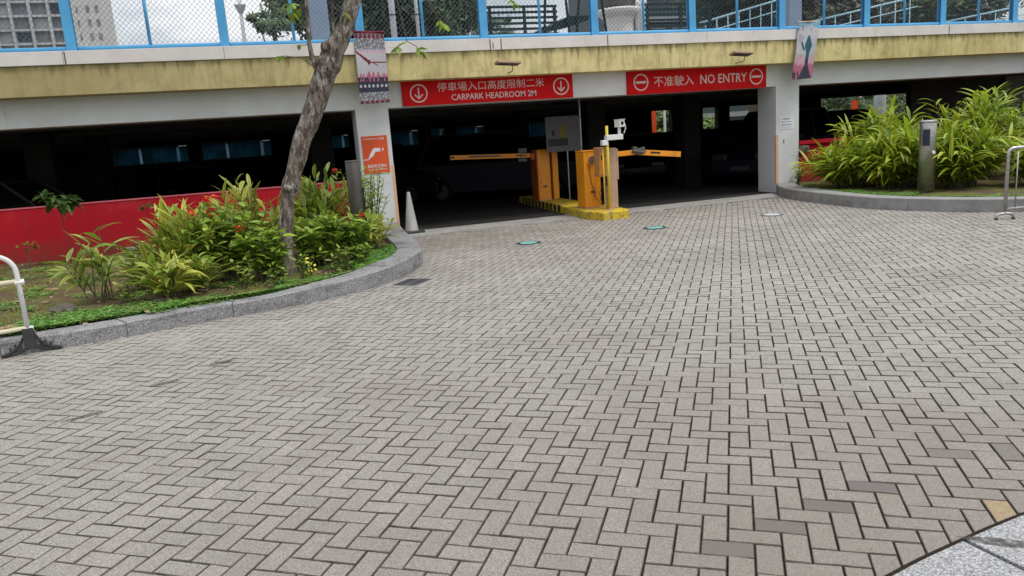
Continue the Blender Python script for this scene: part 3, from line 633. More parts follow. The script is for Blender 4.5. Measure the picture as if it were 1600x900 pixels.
y3 = YF-0.012
b = MB()
def poly_xz(b, pts, y, d=0.003):
    i = len(b.v)
    for x, z in pts: b.vert((x, y-d, z))
    for x, z in pts: b.vert((x, y, z))
    n = len(pts); b.face(tuple(i+k for k in range(n)))
    for k in range(n): j = (k+1) % n; b.face((i+k, i+n+k, i+n+j, i+j))
poly_xz(b, [(1.835, 1.475), (1.86, 1.44), (1.90, 1.46), (1.955, 1.545), (2.03, 1.553), (2.03, 1.615), (1.945, 1.618), (1.915, 1.60)], y3)
poly_xz(b, [(2.036, 1.547), (2.052, 1.547), (2.052, 1.618), (2.036, 1.618)], y3)
poly_xz(b, [(2.085, 1.585), (2.10, 1.552), (2.118, 1.585), (2.10, 1.618)], y3)
bar(b, 1.848, 1.455, 1.815, 1.408, 0.022, y3, 0.003); bar(b, 1.822, 1.412, 1.722, 1.408, 0.014, y3, 0.003)
b.build('plug_emblem', 'white_plastic', s3)
text_part('電動車充電站', 'chinese_lettering', 1.79, 2.15, 1.255, 1.32, y3, 'white_plastic', s3, 0.003)
text_part('Ev Charging Station', 'english_lettering', 1.80, 2.15, 1.20, 1.238, y3, 'white_plastic', s3, 0.003)
text_part('CHARGING', 'english_lettering', 1.755, 2.0, 1.775, 1.805, y3, 'white_plastic', s3, 0.003)
b = MB(); b.box(2.02, 2.025, y3-0.003, y3, 1.768, 1.812); b.build('divider_mark', 'white_plastic', s3)
text_part('充電', 'chinese_lettering', 2.045, 2.14, 1.765, 1.812, y3, 'white_plastic', s3, 0.003)
nt_ = thing('notice_sheet', 'small white paper notice with blue print on the right column', 'notice', (11.15, YF, 1.4))
b = MB(); b.box(10.97, 11.33, YF-0.004, YF+0.002, 1.395, 1.665); b.build('sheet', 'white_plastic', nt_)
b = MB(); rr = random.Random(4)
for z, h, a0, a1 in ((1.60, 0.035, 11.04, 11.24), (1.54, 0.022, 11.0, 11.28), (1.475, 0.03, 11.02, 11.27), (1.43, 0.012, 11.02, 11.26)):
    x = a0; b = MB()
    while x < a1: w = rr.uniform(0.012, 0.026); b.box(x, min(a1, x+w), YF-0.005, YF-0.0042, z, z+h*rr.uniform(0.6, 1)); x += w+0.007
    b.build('print_line', 'notice_blue', nt_)
b = MB(); b.box(11.055, 11.085, YF-0.012, YF+0.001, 1.15, 1.16); b.box(11.065, 11.075, YF-0.012, YF+0.001, 1.08, 1.15); b.build('pipe_stub', 'rust', car_park)
jb = thing('junction_box', 'grey weatherproof junction box on the red wall beside the right column', 'electrical box', (11.58, YF, 0.82))
b = MB(); b.box(11.50, 11.67, YF-0.11, YF+0.045, 0.83, 0.99); b.build('housing', 'stone_block', jb, bevel=0.012)
b = MB(); b.tube([(11.585, YF-0.112, 0.91), (11.585, YF-0.13, 0.91)], 0.055, 16); b.build('cover', 'bollard_dark', jb)
b = MB(); b.tube([(11.6, YF-0.06, 0.83), (11.6, YF-0.06, 0.77)], 0.012, 8); b.build('cable', 'rust', jb)

# hanging fabric banners, draped over the coping
def banner(name, label, quad, draw, loc):
    """quad: top-left, top-right, bottom-right, bottom-left as (x, z); the cloth hangs just clear of the wall with soft waves."""
    t = thing(name, label, 'banner', loc, 'banners hanging from the deck railing')
    NX, NZ = 46, 120; b = MB(); (ax, az), (bx, bz), (cx, cz), (dx, dz) = quad
    for j in range(NZ+1):
        v = j/NZ
        for i in range(NX+1):
            u = i/NX; lx, lz = ax+(dx-ax)*v, az+(dz-az)*v; rx, rz = bx+(cx-bx)*v, bz+(cz-bz)*v
            x, z = lx+(rx-lx)*u, lz+(rz-lz)*u
            y = 13.875 + 0.014*math.sin(u*6.0+v*3+ax) + 0.008*math.sin(v*9+u*2) + (0.035*(v-0.6) if v > 0.6 else 0)
            b.vert((x, y, z))
    for j in range(NZ):
        for i in range(NX):
            q = j*(NX+1)+i; b.face((q, q+NX+1, q+NX+2, q+1), draw((i+0.5)/NX, (j+0.5)/NZ))
    cols = [(0.50, 0.48, 0.51), (0.17, 0.012, 0.03), (0.20, 0.20, 0.215), (0.10, 0.10, 0.115), (0.58, 0.36, 0.42), (0.42, 0.12, 0.2), (0.03, 0.035, 0.06), (0.02, 0.11, 0.14), (0.16, 0.42, 0.58), (0.35, 0.36, 0.45)]
    ms = []
    for k, c in enumerate(cols):
        nm = 'banner cloth %d' % k
        ms.append(bpy.data.materials.get(nm) or mat(nm, c, None, 0.8, 40))
    o = b.build('cloth', ms, t, smooth=True)
    sm = o.modifiers.new('solid', 'SOLIDIFY'); sm.thickness = 0.003
    b = MB(); b.tube([(ax-0.02, 13.885, az), (bx+0.02, 13.885, bz)], 0.012, 8); b.build('top_rod', 'maroon' if ax < 5 else 'orange_edge', t)
    b = MB(); b.tube([(ax+0.03, 13.885, az), (ax+0.03, 14.06, az-0.02)], 0.004, 5); b.build('tie', 'wire', t)
    b = MB(); b.tube([(bx-0.03, 13.885, bz), (bx-0.03, 14.06, bz-0.02)], 0.004, 5); b.build('tie', 'wire', t)
    return t
def draw1(u, v):
    n = noise.noise(Vector((u*22, v*44, 1))); n2 = noise.noise(Vector((u*14, v*3, 7)))
    if v < 0.025: return 1
    if v < 0.09: return 1 if (abs((u*7) % 1-0.5) < 0.18+0.2*(v-0.03)/0.06) else 2
    if v < 0.24: return 2 if n > -0.02 else (0 if n < -0.2 else 3)
    if v < 0.26: return 9
    if v < 0.63:
        # dark red branch
        zc = 0.27+0.9*u*0.42 if u < 0.38 else 0.424+0.0*(u)
        w = 0.012+0.02*(1-abs(u-0.4)/0.4) if u < 0.45 else 0.009
        if abs(v-zc) < w: return 1
        if 0.55 < u < 0.72 and abs(v-(0.43+(u-0.55)*0.25)) < 0.007: return 1
        f = abs(v-0.43)/0.18+n2*0.35
        if v > 0.56 and f+n2*0.4 > 0.95: return 5
        return 4 if f > 0.78 else 0
    if v < 0.69: return 5 if n2 > 0.05 else 6
    if v < 0.84:
        du = (u*7) % 1-0.5; dv = (v-0.755)*9.5
        return 0 if du*du*0.6+dv*dv < 0.045 else 6
    if v < 0.955: return 2 if n > -0.05 else (0 if n < -0.22 else 3)
    return 1 if abs((u*6) % 1-0.5) < 0.33 else 2
def draw2(u, v):
    n = noise.noise(Vector((u*10, v*9, 4))); n2 = noise.noise(Vector((u*16, v*5, 9)))
    if v < 0.16: return 8 if (n2 > 0.12 and v < 0.1+0.05*n) or (v < 0.035 and u > .15) else (7 if n2 < -0.32 else 0)
    # blue-grey leaf on the left
    if 0.22 < v < 0.36 and 0.08 < u < 0.42-abs(v-0.28)*2.2: return 9
    # dark stalk shape
    if v < 0.55:
        c = 0.60; w = max(0, 0.17-abs(v-0.42)*0.75) if v > 0.24 else 0
    else:
        c = 0.60-0.02*(v-0.55); w = 0.08 if v < 0.76 else 0.08+(v-0.76)*1.1
    if abs(u-c) < w: return 7 if v < 0.66 else 6
    if v > 0.30 and v < 0.5 and abs(u-(0.22+(v-0.3)*1.0)) < 0.05: return 7
    if v > 0.84+0.06*n2 and u < 0.3: return 6 if n2 > 0 else 5
    if v > 0.74+0.1*n2: return 5
    if v > 0.6+0.12*n2: return 4
    return 0 if v < 0.5+0.1*n else 9 if n > 0.2 else 0
banner('hanging_banner', 'grey, pink and navy patterned cloth banner with a dark red branch above the left column', [(1.74, 3.655), (2.27, 3.63), (2.26, 2.41), (1.725, 2.405)], draw1, (2.0, 13.88, 2.41))
banner('hanging_banner', 'white and pink cloth banner with a dark teal figure above the right column', [(11.12, 3.62), (11.63, 3.615), (11.48, 2.445), (10.97, 2.43)], draw2, (11.3, 13.88, 2.44))

# flood lamps on brackets
def flood(x, label, tilt):
    t = thing('flood_lamp', label, 'lamp', (x, 13.95, 2.86), 'flood lamps above the signs')
    Mx = Matrix.Translation((x, 13.6, 2.98)) @ Matrix.Rotation(tilt, 4, 'X') @ Matrix.Rotation(R_(4), 4, 'Y')
    b = MB(); b.box(-0.23, 0.23, -0.11, 0.11, -0.018, 0.03, M4=Mx); b.build('lamp_head', 'tan', t, bevel=0.01)
    b = MB(); b.box(-0.19, 0.19, -0.09, 0.09, -0.024, -0.0185, M4=Mx); b.build('lens', 'board_grey', t)
    b = MB(); b.tube([(x+0.1, 13.62, 2.96), (x+0.1, 13.66, 2.84), (x+0.1, 13.95, 2.83)], 0.008, 6); b.tube([(x+0.2, 13.6, 2.97), (x-0.2, 13.6, 2.96)], 0.01, 6); b.build('bracket', 'rust', t)
flood(4.46, 'thin rusty flood lamp above the CARPARK HEADROOM sign', R_(-6)); flood(9.5, 'thin rusty flood lamp above the NO ENTRY sign', R_(-10))

# ------------------------------------------------------------------ barrier island
isl = thing('barrier_island', 'chipped yellow raised island between the two lanes', 'traffic island', (6.05, 14, 0))
P_ = [(5.79, 12.60), (6.30, 12.66), (6.43, 12.80), (6.62, 18.2), (6.04, 18.25), (5.66, 13.15)]
b = MB(); b.prism(P_, -0.02, 0.15); b.build('kerb_block', 'island_yel', isl, bevel=0.02)
b = MB()
for k in range(11):
    y0 = 14.75+k*0.3; x0 = 5.66+(y0-13.15)*0.38/5.1
    b = MB(); b.prism([(x0-0.005, y0), (x0+0.03, y0), (x0+0.045, y0+0.14), (x0+0.008, y0+0.14)], 0.01, 0.154); b.build('hazard_stripe', 'black', isl)
def cabinet(x0, x1, y0, y1, zt, label, front='cab_orange', arm=None):
    t = thing('barrier_cabinet', label, 'barrier', ((x0+x1)/2, (y0+y1)/2, 0.15), 'boom barriers on the island')
    b = MB(); b.box(x0, x1, y0, y1, 0.17, zt); b.build('cabinet', front, t, bevel=0.012)
    b = MB(); b.box(x0-0.02, x1+0.02, y0-0.02, y1+0.02, 0.15, 0.172); b.build('base_plate', 'tan', t)
    b = MB(); b.box(x0-0.01, x1+0.01, y0-0.01, y1+0.01, zt+0.001, zt+0.02); b.build('lid', front, t, bevel=0.006)
    b = MB(); b.box((x0+x1)/2-0.05, (x0+x1)/2+0.05, y0-0.006, y0+0.001, 0.45, 0.5); b.build('lock_plate', 'bollard_dark', t)
    return t
cl = cabinet(5.92, 6.22, 16.35, 16.75, 1.30, 'amber barrier cabinet further inside on the island, arm to the left')
b = MB(); b.box(6.30, 6.44, 16.40, 16.72, 0.152, 1.28); b.build('side_cabinet', 'cab_orange', cl, bevel=0.01)
b = MB(); b.box(5.895, 5.918, 16.34, 16.76, 0.17, 1.28); b.build('side_door', 'cab_side', cl)
b = MB(); b.box(5.80, 5.90, 16.42, 16.62, 1.10, 1.26); b.build('arm_hub', 'cab_side', cl, bevel=0.01)
b = MB(); Mx = Matrix.Translation((5.86, 16.5, 1.20)) @ Matrix.Rotation(R_(2.6), 4, 'Y')
b.box(-1.96, 0, -0.02, 0.02, -0.045, 0.055, M4=Mx); arm = b.build('barrier_arm', 'cab_orange', cl, bevel=0.006)
b = MB(); b.box(-0.42, -0.18, -0.023, -0.0205, -0.005, 0.022, M4=Mx); b.build('arm_slot', 'black', arm); b = MB(); b.box(-1.96, -1.86, -0.023, -0.0205, -0.012, 0.022, M4=Mx); b.build('arm_slot', 'black', arm)
b = MB(); b.box(-1.52, -0.78, -0.024, -0.0205, -0.005, 0.03, M4=Mx); b.build('reflective_strip', 'board_grey', arm)
b = MB(); b.box(-0.36, -0.16, -0.06, -0.03, 0.07, 0.17, M4=Mx); b.box(-0.36, -0.16, -0.06, -0.03, -0.13, -0.06, M4=Mx); b.box(-0.3, -0.27, -0.03, 0.0, -0.13, 0.17, M4=Mx); b.build('hanging_tag', 'board_grey', arm)
cr = cabinet(5.86, 6.20, 13.55, 13.95, 1.26, 'amber barrier cabinet nearest the paving with a jointed arm to the right')
b = MB()
b.tube([(6.02, 13.545, 1.1), (6.02, 13.50, 1.1)], 0.07, 16); b.build('arm_hub', 'steel', cr)
b = MB(); Mx = Matrix.Translation((6.15, 13.75, 1.16)) @ Matrix.Rotation(R_(-1.0), 4, 'Y'); b.box(0.06, 0.98, -0.02, 0.02, -0.06, 0.04, M4=Mx)
Mx2 = Matrix.Translation((7.12, 13.75, 1.175)) @ Matrix.Rotation(R_(6.5), 4, 'Y'); b.box(0, 1.0, -0.02, 0.02, -0.065, 0.045, M4=Mx2); arm = b.build('barrier_arm', 'cab_orange', cr, bevel=0.006)
b = MB(); b.box(0.2, 0.42, -0.023, -0.0205, -0.025, 0.012, M4=Mx); b.build('arm_slot', 'black', arm); b = MB(); b.box(0.3, 0.52, -0.023, -0.0205, -0.02, 0.018, M4=Mx2); b.build('arm_slot', 'black', arm)
b = MB(); Mh = Matrix.Translation((7.13, 13.74, 1.17)); 
b.box(-0.13, 0.05, -0.06, 0.06, -0.06, 0.07, M4=Mh @ Matrix.Rotation(R_(25), 4, 'Y')); b.box(0.02, 0.16, -0.05, 0.05, -0.07, 0.05, M4=Mh @ Matrix.Rotation(R_(-18), 4, 'Y')); b.tube([(7.0, 13.69, 1.2), (7.26, 13.69, 1.15)], 0.03, 8)
b.build('arm_joint', 'bollard_dark', arm, bevel=0.02)
b = MB(); b.tube([(5.95, 13.53, 1.02), (5.97, 13.5, 0.7), (6.05, 13.48, 0.35), (6.17, 13.4, 0.18)], 0.009, 6); b.tube([(6.22, 13.4, 0.7), (6.12, 13.45, 0.45), (6.15, 13.42, 0.2)], 0.006, 6); b.build('cable', 'rust', cr)
# ticket machine column
tm = thing('ticket_machine', 'tan ticket machine post with worn amber face on the island end', 'ticket machine', (6.22, 13.2, 0.15))
b = MB(); b.box(6.16, 6.36, 13.12, 13.32, 0.152, 1.30); b.build('post', 'tan', tm, bevel=0.01)
b = MB(); b.box(5.98, 6.157, 13.10, 13.34, 0.78, 1.33); b.build('machine_head', 'worn_amber', tm, bevel=0.01)
b = MB(); b.box(6.0, 6.09, 13.09, 13.102, 0.83, 1.22); b.build('face_plate', 'cab_orange', tm)
b = MB(); b.box(6.02, 6.07, 13.08, 13.092, 1.1, 1.18); b.box(6.10, 6.15, 13.08, 13.102, 0.6, 0.76); b.build('slot', 'black', tm)
b = MB(); b.box(6.37, 6.40, 13.14, 13.26, 0.7, 1.28); b.build('side_channel', 'tan', tm)
po = thing('camera_pole', 'slim yellow pole with a white camera on a bracket beside the ticket machine', 'camera pole', (6.12, 13.0, 0.15))
b = MB(); b.tube([(6.12, 13.0, 0.15), (6.12, 13.0, 1.72)], 0.027, 14); b.tube([(6.03, 13.02, 0.15), (6.03, 13.02, 1.32)], 0.012, 8); b.build('pole', 'pole_yel', po, smooth=True)
b = MB(); b.lathe([(0.075, 0.151), (0.075, 0.165), (0.03, 0.17)], 6.12, 13.0, 16); b.build('base_flange', 'tan', po)
b = MB(); b.box(6.09, 6.43, 12.94, 13.06, 1.45, 1.55); b.box(6.0, 6.12, 12.95, 13.05, 1.36, 1.46); b.build('bracket', 'white_plastic', po, bevel=0.01)
b = MB(); Mc = Matrix.Translation((6.38, 12.98, 1.74)) @ Matrix.Rotation(R_(12), 4, 'Z'); b.box(-0.06, 0.06, -0.08, 0.08, -0.06, 0.075, M4=Mc); b.box(-0.068, 0.068, -0.1, 0.09, 0.076, 0.084, M4=Mc); b.tube([(6.38, 13.0, 1.55), (6.38, 13.0, 1.68)], 0.03, 12); b.tube([(6.46, 12.97, 1.56), (6.49, 12.95, 1.66), (6.46, 12.93, 1.74)], 0.012, 6); b.build('camera_housing', 'white_plastic', po, bevel=0.012)
b = MB(); b.tube([Mc @ Vector((0, -0.081, 0.01)), Mc @ Vector((0, -0.09, 0.01))], 0.032, 16); b.build('camera_lens', 'car_glass', po)
# grey information board on pipes behind
ib = thing('information_board', 'grey vinyl board with a yellow panel and a black strip on steel pipes', 'board', (6.75, 16.0, 0.15))
b = MB(); b.box(6.03, 6.86, 15.99, 16.01, 1.25, 2.03); b.build('board', 'board_grey', ib)
b = MB(); b.box(6.37, 6.52, 15.984, 15.989, 1.56, 1.82); b.build('printed_panel', 'board_yel', ib)
b = MB(); b.box(6.08, 6.55, 15.983, 15.989, 1.38, 1.54); b.box(6.17, 6.24, 15.985, 15.989, 1.6, 1.74); b.build('printed_strip', 'black', ib)
b = MB(); b.tube([(6.90, 16.05, 0.15), (6.90, 16.05, 2.4)], 0.022, 10)
b.tube([(6.55, 16.05, 0.15), (6.55, 16.05, 1.3)], 0.016, 8) ; b.build('pipe', 'steel', ib)
b = MB(); b.tube([(6.85, 16.0, 1.98), (6.90, 16.03, 2.0)], 0.012, 6); b.tube([(6.85, 16.0, 1.3), (6.90, 16.03, 1.3)], 0.012, 6); b.build('clamp', 'steel', ib)

# ------------------------------------------------------------------ street furniture
t = thing('metal_bollard', 'round brushed steel bollard light with a dark panel in the right planting bed', 'bollard', (11.0, 10.35, 0.16))
b = MB(); b.lathe([(0.135, 0.19), (0.135, 1.36), (0.13, 1.372)], 11.0, 10.35, 40); b.build('shaft', 'steel', t, smooth=True)
b = MB(); b.lathe([(0.122, 0.13), (0.122, 0.195)], 11.0, 10.35, 24); b.build('base', 'black', t)
b = MB(); b.lathe([(0.14, 1.374), (0.14, 1.40), (0.12, 1.415)], 11.0, 10.35, 32); b.build('cap', 'steel', t)
b = MB(); n_ = 8
for k in range(n_):
    a0, a1 = R_(190+k*6), R_(196+k*6); r = 0.138
    b.quad((11+r*math.cos(a0), 10.35+r*math.sin(a0), 0.98), (11+r*math.cos(a1), 10.35+r*math.sin(a1), 0.98), (11+r*math.cos(a1), 10.35+r*math.sin(a1), 1.26), (11+r*math.cos(a0), 10.35+r*math.sin(a0), 1.26))
b.build('panel', 'navy', t)
b = MB(); a_ = R_(268); b.tube([(11+0.13*math.cos(a_), 10.35+0.13*math.sin(a_), 0.86), (11+0.15*math.cos(a_), 10.35+0.15*math.sin(a_), 0.86)], 0.03, 12); b.build('lock', 'white_plastic', t)
t = thing('metal_bollard', 'weathered dark grey bollard post in the left planting bed near the charging sign', 'bollard', (1.09, 10.35, 0.13))
b = MB(); b.lathe([(0.095, 0.10), (0.095, 1.44), (0.09, 1.45)], 1.09, 10.35, 32); b.build('shaft', 'bollard_dark', t, smooth=True)
b = MB(); b.lathe([(0.098, 1.451), (0.098, 1.46), (0.085, 1.468)], 1.09, 10.35, 28); b.build('cap', 'bollard_dark', t)
b = MB(); b.box(1.19, 1.205, 10.30, 10.34, 0.45, 1.1); b.build('side_strip', 'black', t)
# cone
t = thing('traffic_cone', 'dusty white traffic cone beside the left column', 'cone', (2.44, 13.93, 0.005))
b = MB(); b.lathe([(0.135, 0.04), (0.125, 0.06), (0.095, 0.27), (0.06, 0.54), (0.033, 0.74), (0.028, 0.765), (0.015, 0.77)], 2.44, 13.93, 28); b.build('cone_body', 'cone', t, smooth=True)
b = MB(); b.box(2.25, 2.66, 13.74, 14.12, 0.006, 0.042); b.build('base', 'rubber', t, bevel=0.012)
# in-ground lights
for k, (x, y, lens, lab) in enumerate(((3.70, 10.86, 'teal_glass', 'leftmost round ground light with teal lens set in the paving'), (5.93, 10.92, 'teal_glass', 'middle round ground light with teal lens, in front of the island'), (8.17, 10.87, 'pale_glass', 'pale worn round ground light nearest the right kerb'))):
    t = thing('ground_light', lab, 'ground light', (x, y, 0), 'round lights sunk in the paving')
    b = MB(); n = 32
    b.lathe([(0.20, -0.01), (0.20, 0.004), (0.185, 0.009), (0.145, 0.010), (0.14, 0.004)], x, y, n); b.build('rim', 'cast_iron' if k < 2 else 'board_grey', t)
    b = MB(); b.lathe([(0.135, 0.005), (0.135, 0.011), (0.11, 0.016)], x, y, n); b.build('lens', lens, t)
# drain grate
t = thing('drain_grate', 'small square iron drain grate with concrete surround beside the left kerb', 'drain grate', (1.46, 8.71, 0))
Mg = Matrix.Translation((1.47, 8.72, 0)) @ Matrix.Rotation(R_(49.3), 4, 'Z')
b = MB(); fr = 0.05; A_, B_ = 0.215, 0.175
for bx in ((-A_-fr, A_+fr, -B_-fr, -B_), (-A_-fr, A_+fr, B_, B_+fr), (-A_-fr, -A_, -B_, B_), (A_, A_+fr, -B_, B_)): b.box(*bx, -0.02, 0.006, M4=Mg)
b.build('surround', 'threshold', t)
b = MB()
for bx in ((-A_+.002, A_-.002, -B_+.002, -B_+.03), (-A_+.002, A_-.002, B_-.03, B_-.002), (-A_+.002, -A_+.03, -B_+.03, B_-.03), (A_-.03, A_-.002, -B_+.03, B_-.03), (-A_+.03, A_-.03, -0.012, 0.012)): b.box(*bx, -0.03, 0.008, M4=Mg)
k = -A_+0.06
while k < A_-0.04: b.box(k, k+0.014, -B_+0.03, -0.012, -0.03, 0.008, M4=Mg); b.box(k, k+0.014, 0.012, B_-0.03, -0.03, 0.008, M4=Mg); k += 0.055
b.build('grating', 'board_grey', t)
b = MB(); b.box(-A_+.002, A_-.002, -B_+.002, B_-.002, -0.06, 0.0015, M4=Mg); b.build('pit', 'black', t)
# white pipe barrier on the left
t = thing('pedestrian_barrier', 'white tubular barrier with cream rails and black rubber foot at left edge', 'barrier', (-3.3, 7.25, 0))
dv = Vector((-1, -0.30, 0)).normalized(); P0 = Vector((-2.235, 7.585, 0))
def bp_(s, z): q = P0+dv*s; return (q.x, q.y, z)
b = MB(); arc = [bp_(0.17-0.17*math.cos(a), 0.74+0.17*math.sin(a)) for a in [R_(10*k) for k in range(1, 10)]]
arc2 = [bp_(2.03+0.17*math.sin(a), 0.74+0.17*math.cos(a)) for a in [R_(10*k) for k in range(0, 9)]]
b.tube([bp_(0, 0.20), bp_(0, 0.74)]+arc+arc2+[bp_(2.2, 0.74), bp_(2.2, 0.2)], 0.021, 12); b.build('frame', 'white_pipe', t, smooth=True)
for z in (0.665, 0.235):
    b = MB(); b.tube([bp_(-0.0, z), bp_(2.2, z)], 0.02, 12); b.build('rail', 'cream_pipe', t, smooth=True)
    b = MB(); q0, q1 = bp_(-0.045, z-0.012), bp_(0.03, z-0.012); b.tube([q0, q1], 0.026, 8); b.build('collar', 'white_pipe', t)
for s in (0.0, 2.2):
    c = P0+dv*s; nx = Vector((-dv.y, dv.x, 0)); ft = MB()
    Mf = Matrix(((dv.y*-1, dv.x, 0, c.x), (dv.x, dv.y, 0, c.y), (0, 0, 1, 0), (0, 0, 0, 1)))
    Mf = Matrix.Translation((c.x, c.y, 0)) @ Matrix.Rotation(R_(12), 4, 'Z')
    # an arched foot: two splayed legs, a socket and an open web
    for sg in (-1, 1):
        prof = [(0.035, 0.215), (0.06, 0.15), (0.10, 0.09), (0.16, 0.045), (0.235, 0.028)]; low = [(0.02, 0.045), (0.05, 0.04), (0.09, 0.025), (0.16, 0.004), (0.235, 0.002)]
        for q in range(4):
            (x0, z0), (x1, z1) = prof[q], prof[q+1]
            ft.prism([(sg*x0, z0), (sg*x1, z1), (sg*x1, z1-0.022), (sg*x0, z0-0.026)][::sg], -0.035, 0.035, M4=Mf @ Matrix.Rotation(R_(90), 4, 'X'))
            (x0, z0), (x1, z1) = low[q], low[q+1]
            ft.prism([(sg*x0, z0+0.022), (sg*x1, z1+0.018), (sg*x1, z1), (sg*x0, z0)][::sg], -0.03, 0.03, M4=Mf @ Matrix.Rotation(R_(90), 4, 'X'))
        for xw in (0.07, 0.11, 0.15): ft.box(min(sg*xw, sg*(xw+0.012)), max(sg*xw, sg*(xw+0.012)), -0.028, 0.028, 0.02, 0.13-0.55*(xw-0.07), M4=Mf)
    ft.box(-0.042, 0.042, -0.036, 0.036, 0.045, 0.235, M4=Mf)
    ft.build('rubber_foot', 'rubber', t, bevel=0.006)
# stainless barrier at the right edge
t = thing('steel_barrier', 'stainless steel crowd barrier on bent tube feet at right edge', 'barrier', (10.7, 7.5, 0))
dv = Vector((1, -0.22, 0)).normalized(); P0 = Vector((9.76, 7.83, 0))
b = MB(); 
top = [bp_(0.0, 0.12), bp_(0.0, 0.90), bp_(0.012, 0.955), bp_(0.05, 0.985), bp_(0.1, 0.99), bp_(1.8, 0.99), bp_(1.88, 0.96), bp_(1.9, 0.9), bp_(1.9, 0.12)]
b.tube(top, 0.024, 12); b.tube([bp_(0, 0.15), bp_(1.9, 0.15)], 0.018, 10); b.build('frame', 'steel', t, smooth=True)
for k in range(1, 13):
    b = MB(); b.tube([bp_(0.146*k, 0.15), bp_(0.146*k, 0.985)], 0.009, 8); b.build('bar', 'steel', t, smooth=True)
for s in (0.0, 1.9):
    c = P0+dv*s; w = Vector((0.93, -0.37, 0)); b = MB()
    pp = [c-w*0.115+Vector((0, 0, 0.0)), c-w*0.115+Vector((0, 0, 0.05)), c-w*0.085+Vector((0, 0, 0.08)), c+Vector((0, 0, 0.09)), c+w*0.085+Vector((0, 0, 0.08)), c+w*0.115+Vector((0, 0, 0.05)), c+w*0.115]
    b.tube(pp, 0.021, 10); b.tube([c+Vector((0, 0, 0.08)), c+Vector((0, 0, 0.14))], 0.02, 10); ft = b.build('foot', 'steel', t, smooth=True)
    b = MB(); 
    for sg in (-1, 1): b.tube([c+w*0.115*sg, c+w*0.115*sg+Vector((0, 0, 0.022))], 0.025, 10)
    b.build('rubber_tip', 'rubber', ft)

# ------------------------------------------------------------------ cars in the dark
def car(label, x, y, rot, paint, L=4.5, Wd=1.8, H=1.5, suv=False):
    t = thing('parked_car', label, 'car', (x, y, -0.004), 'cars parked inside the car park'); t.rotation_euler = (0, 0, rot); WL[t.name] = (0, 0, 0)
    h2 = Wd/2; sh = H*0.58; b = MB(); l2 = L/2
    prof = [(-l2, 0.32), (-l2+0.03, sh*0.75), (-l2+0.12, sh), (-l2+1.0, sh+0.03), (l2-1.25, sh+0.02), (l2-0.25, sh-0.12), (l2, sh*0.62), (l2-0.02, 0.3), (l2-0.5, 0.2), (-l2+0.4, 0.22)]
    Mr = Matrix.Rotation(R_(90), 4, 'X'); b.prism([(p[0], p[1]) for p in prof][::-1], -h2, h2, M4=Mr)
    b.build('body', paint, t, bevel=0.07)
    # glasshouse: tapered
    b = MB(); i = 0
    rf = -l2+ (0.25 if suv else 0.6); ff = l2-1.15; rt_ = -l2+(0.55 if suv else 1.15); ft_ = l2-1.95
    lo = [(rf, -h2+0.06), (ff, -h2+0.06), (ff, h2-0.06), (rf, h2-0.06)]; hi = [(rt_, -h2+0.26), (ft_, -h2+0.26), (ft_, h2-0.26), (rt_, h2-0.26)]
    for p in lo: b.vert((p[0], p[1], sh-0.02))
    for p in hi: b.vert((p[0], p[1], H-0.05))
    for f in ((0, 1, 5, 4), (1, 2, 6, 5), (2, 3, 7, 6), (3, 0, 4, 7), (4, 5, 6, 7)): b.face(f)
    b.build('windows', 'car_glass', t)
    b = MB(); b.box(rt_-0.02, ft_+0.02, -h2+0.24, h2-0.24, H-0.06, H)
    for sx in (0, 1):
        for sy in (-1, 1):
            p, q = lo[sx if sy < 0 else 3-sx], hi[sx if sy < 0 else 3-sx]; b.tube([(p[0], p[1], sh-0.02), (q[0], q[1], H-0.03)], 0.035, 6)
    for sy in (-1, 1): b.tube([((rf+ff)/2-0.1, sy*(h2-0.055), sh), ((rt_+ft_)/2, sy*(h2-0.25), H-0.03)], 0.03, 6)
    b.build('roof', paint, t, bevel=0.02)
    for sx in (-1, 1):
        for sy in (-1, 1):
            cx = sx*(l2-0.85); b = MB(); b.tube([(cx, sy*(h2-0.2), 0.32), (cx, sy*(h2+0.012), 0.32)], 0.32, 24); w = b.build('wheel', 'car_tyre', t)
            b = MB(); b.tube([(cx, sy*(h2+0.013), 0.32), (cx, sy*(h2+0.022), 0.32)], 0.2, 20); b.build('rim', 'rim', w)
    for sy in (-1, 1):
        b = MB(); b.box(l2-0.14, l2+0.005, sy*(h2-0.32)-0.2, sy*(h2-0.32)+0.2, sh*0.62, sh*0.78); b.build('headlight', 'lamp_lens', t, bevel=0.03)
        b = MB(); b.box(l2-1.45, l2-1.25, min(sy*h2, sy*(h2+0.18)), max(sy*h2, sy*(h2+0.18)), sh, sh+0.13); b.build('mirror', paint, t, bevel=0.03)
    b = MB(); b.box(l2-0.01, l2+0.014, -0.25, 0.25, 0.42, 0.53); b.build('number_plate', 'plate', t)
    for o in (t,): o.location = (x, y, -0.004)
    WL[t.name] = (x, y, 0)
    return t
car('large navy sports utility car parked behind the left barrier arm', 6.3, 20.4, R_(-28), 'paint_navy', 4.8, 1.9, 1.85, True)
car('black car parked left of the navy car, seen past the left column', 3.2, 22.2, R_(-40), 'paint_black', 4.5, 1.8, 1.72, True)
car('dark silver car behind the red wall at far left', -4.9, 17.1, R_(-12), 'paint_silver', 4.4, 1.8, 1.5)
car('dark grey car behind the red wall, right of the silver car', -1.9, 21.6, R_(-60), 'paint_grey', 4.4, 1.8, 1.5)
car('black car parked beyond the right barrier arm', 11.2, 21.8, R_(-115), 'paint_black', 4.5, 1.8, 1.5)
car('tall dark van in the exit lane beside the right column', 13.4, 17.6, R_(-150), 'paint_navy', 4.6, 1.8, 1.88, True)
car('black car behind the bush in the right bay', 19.2, 22.6, R_(-165), 'paint_black', 4.6, 1.85, 1.8, True)

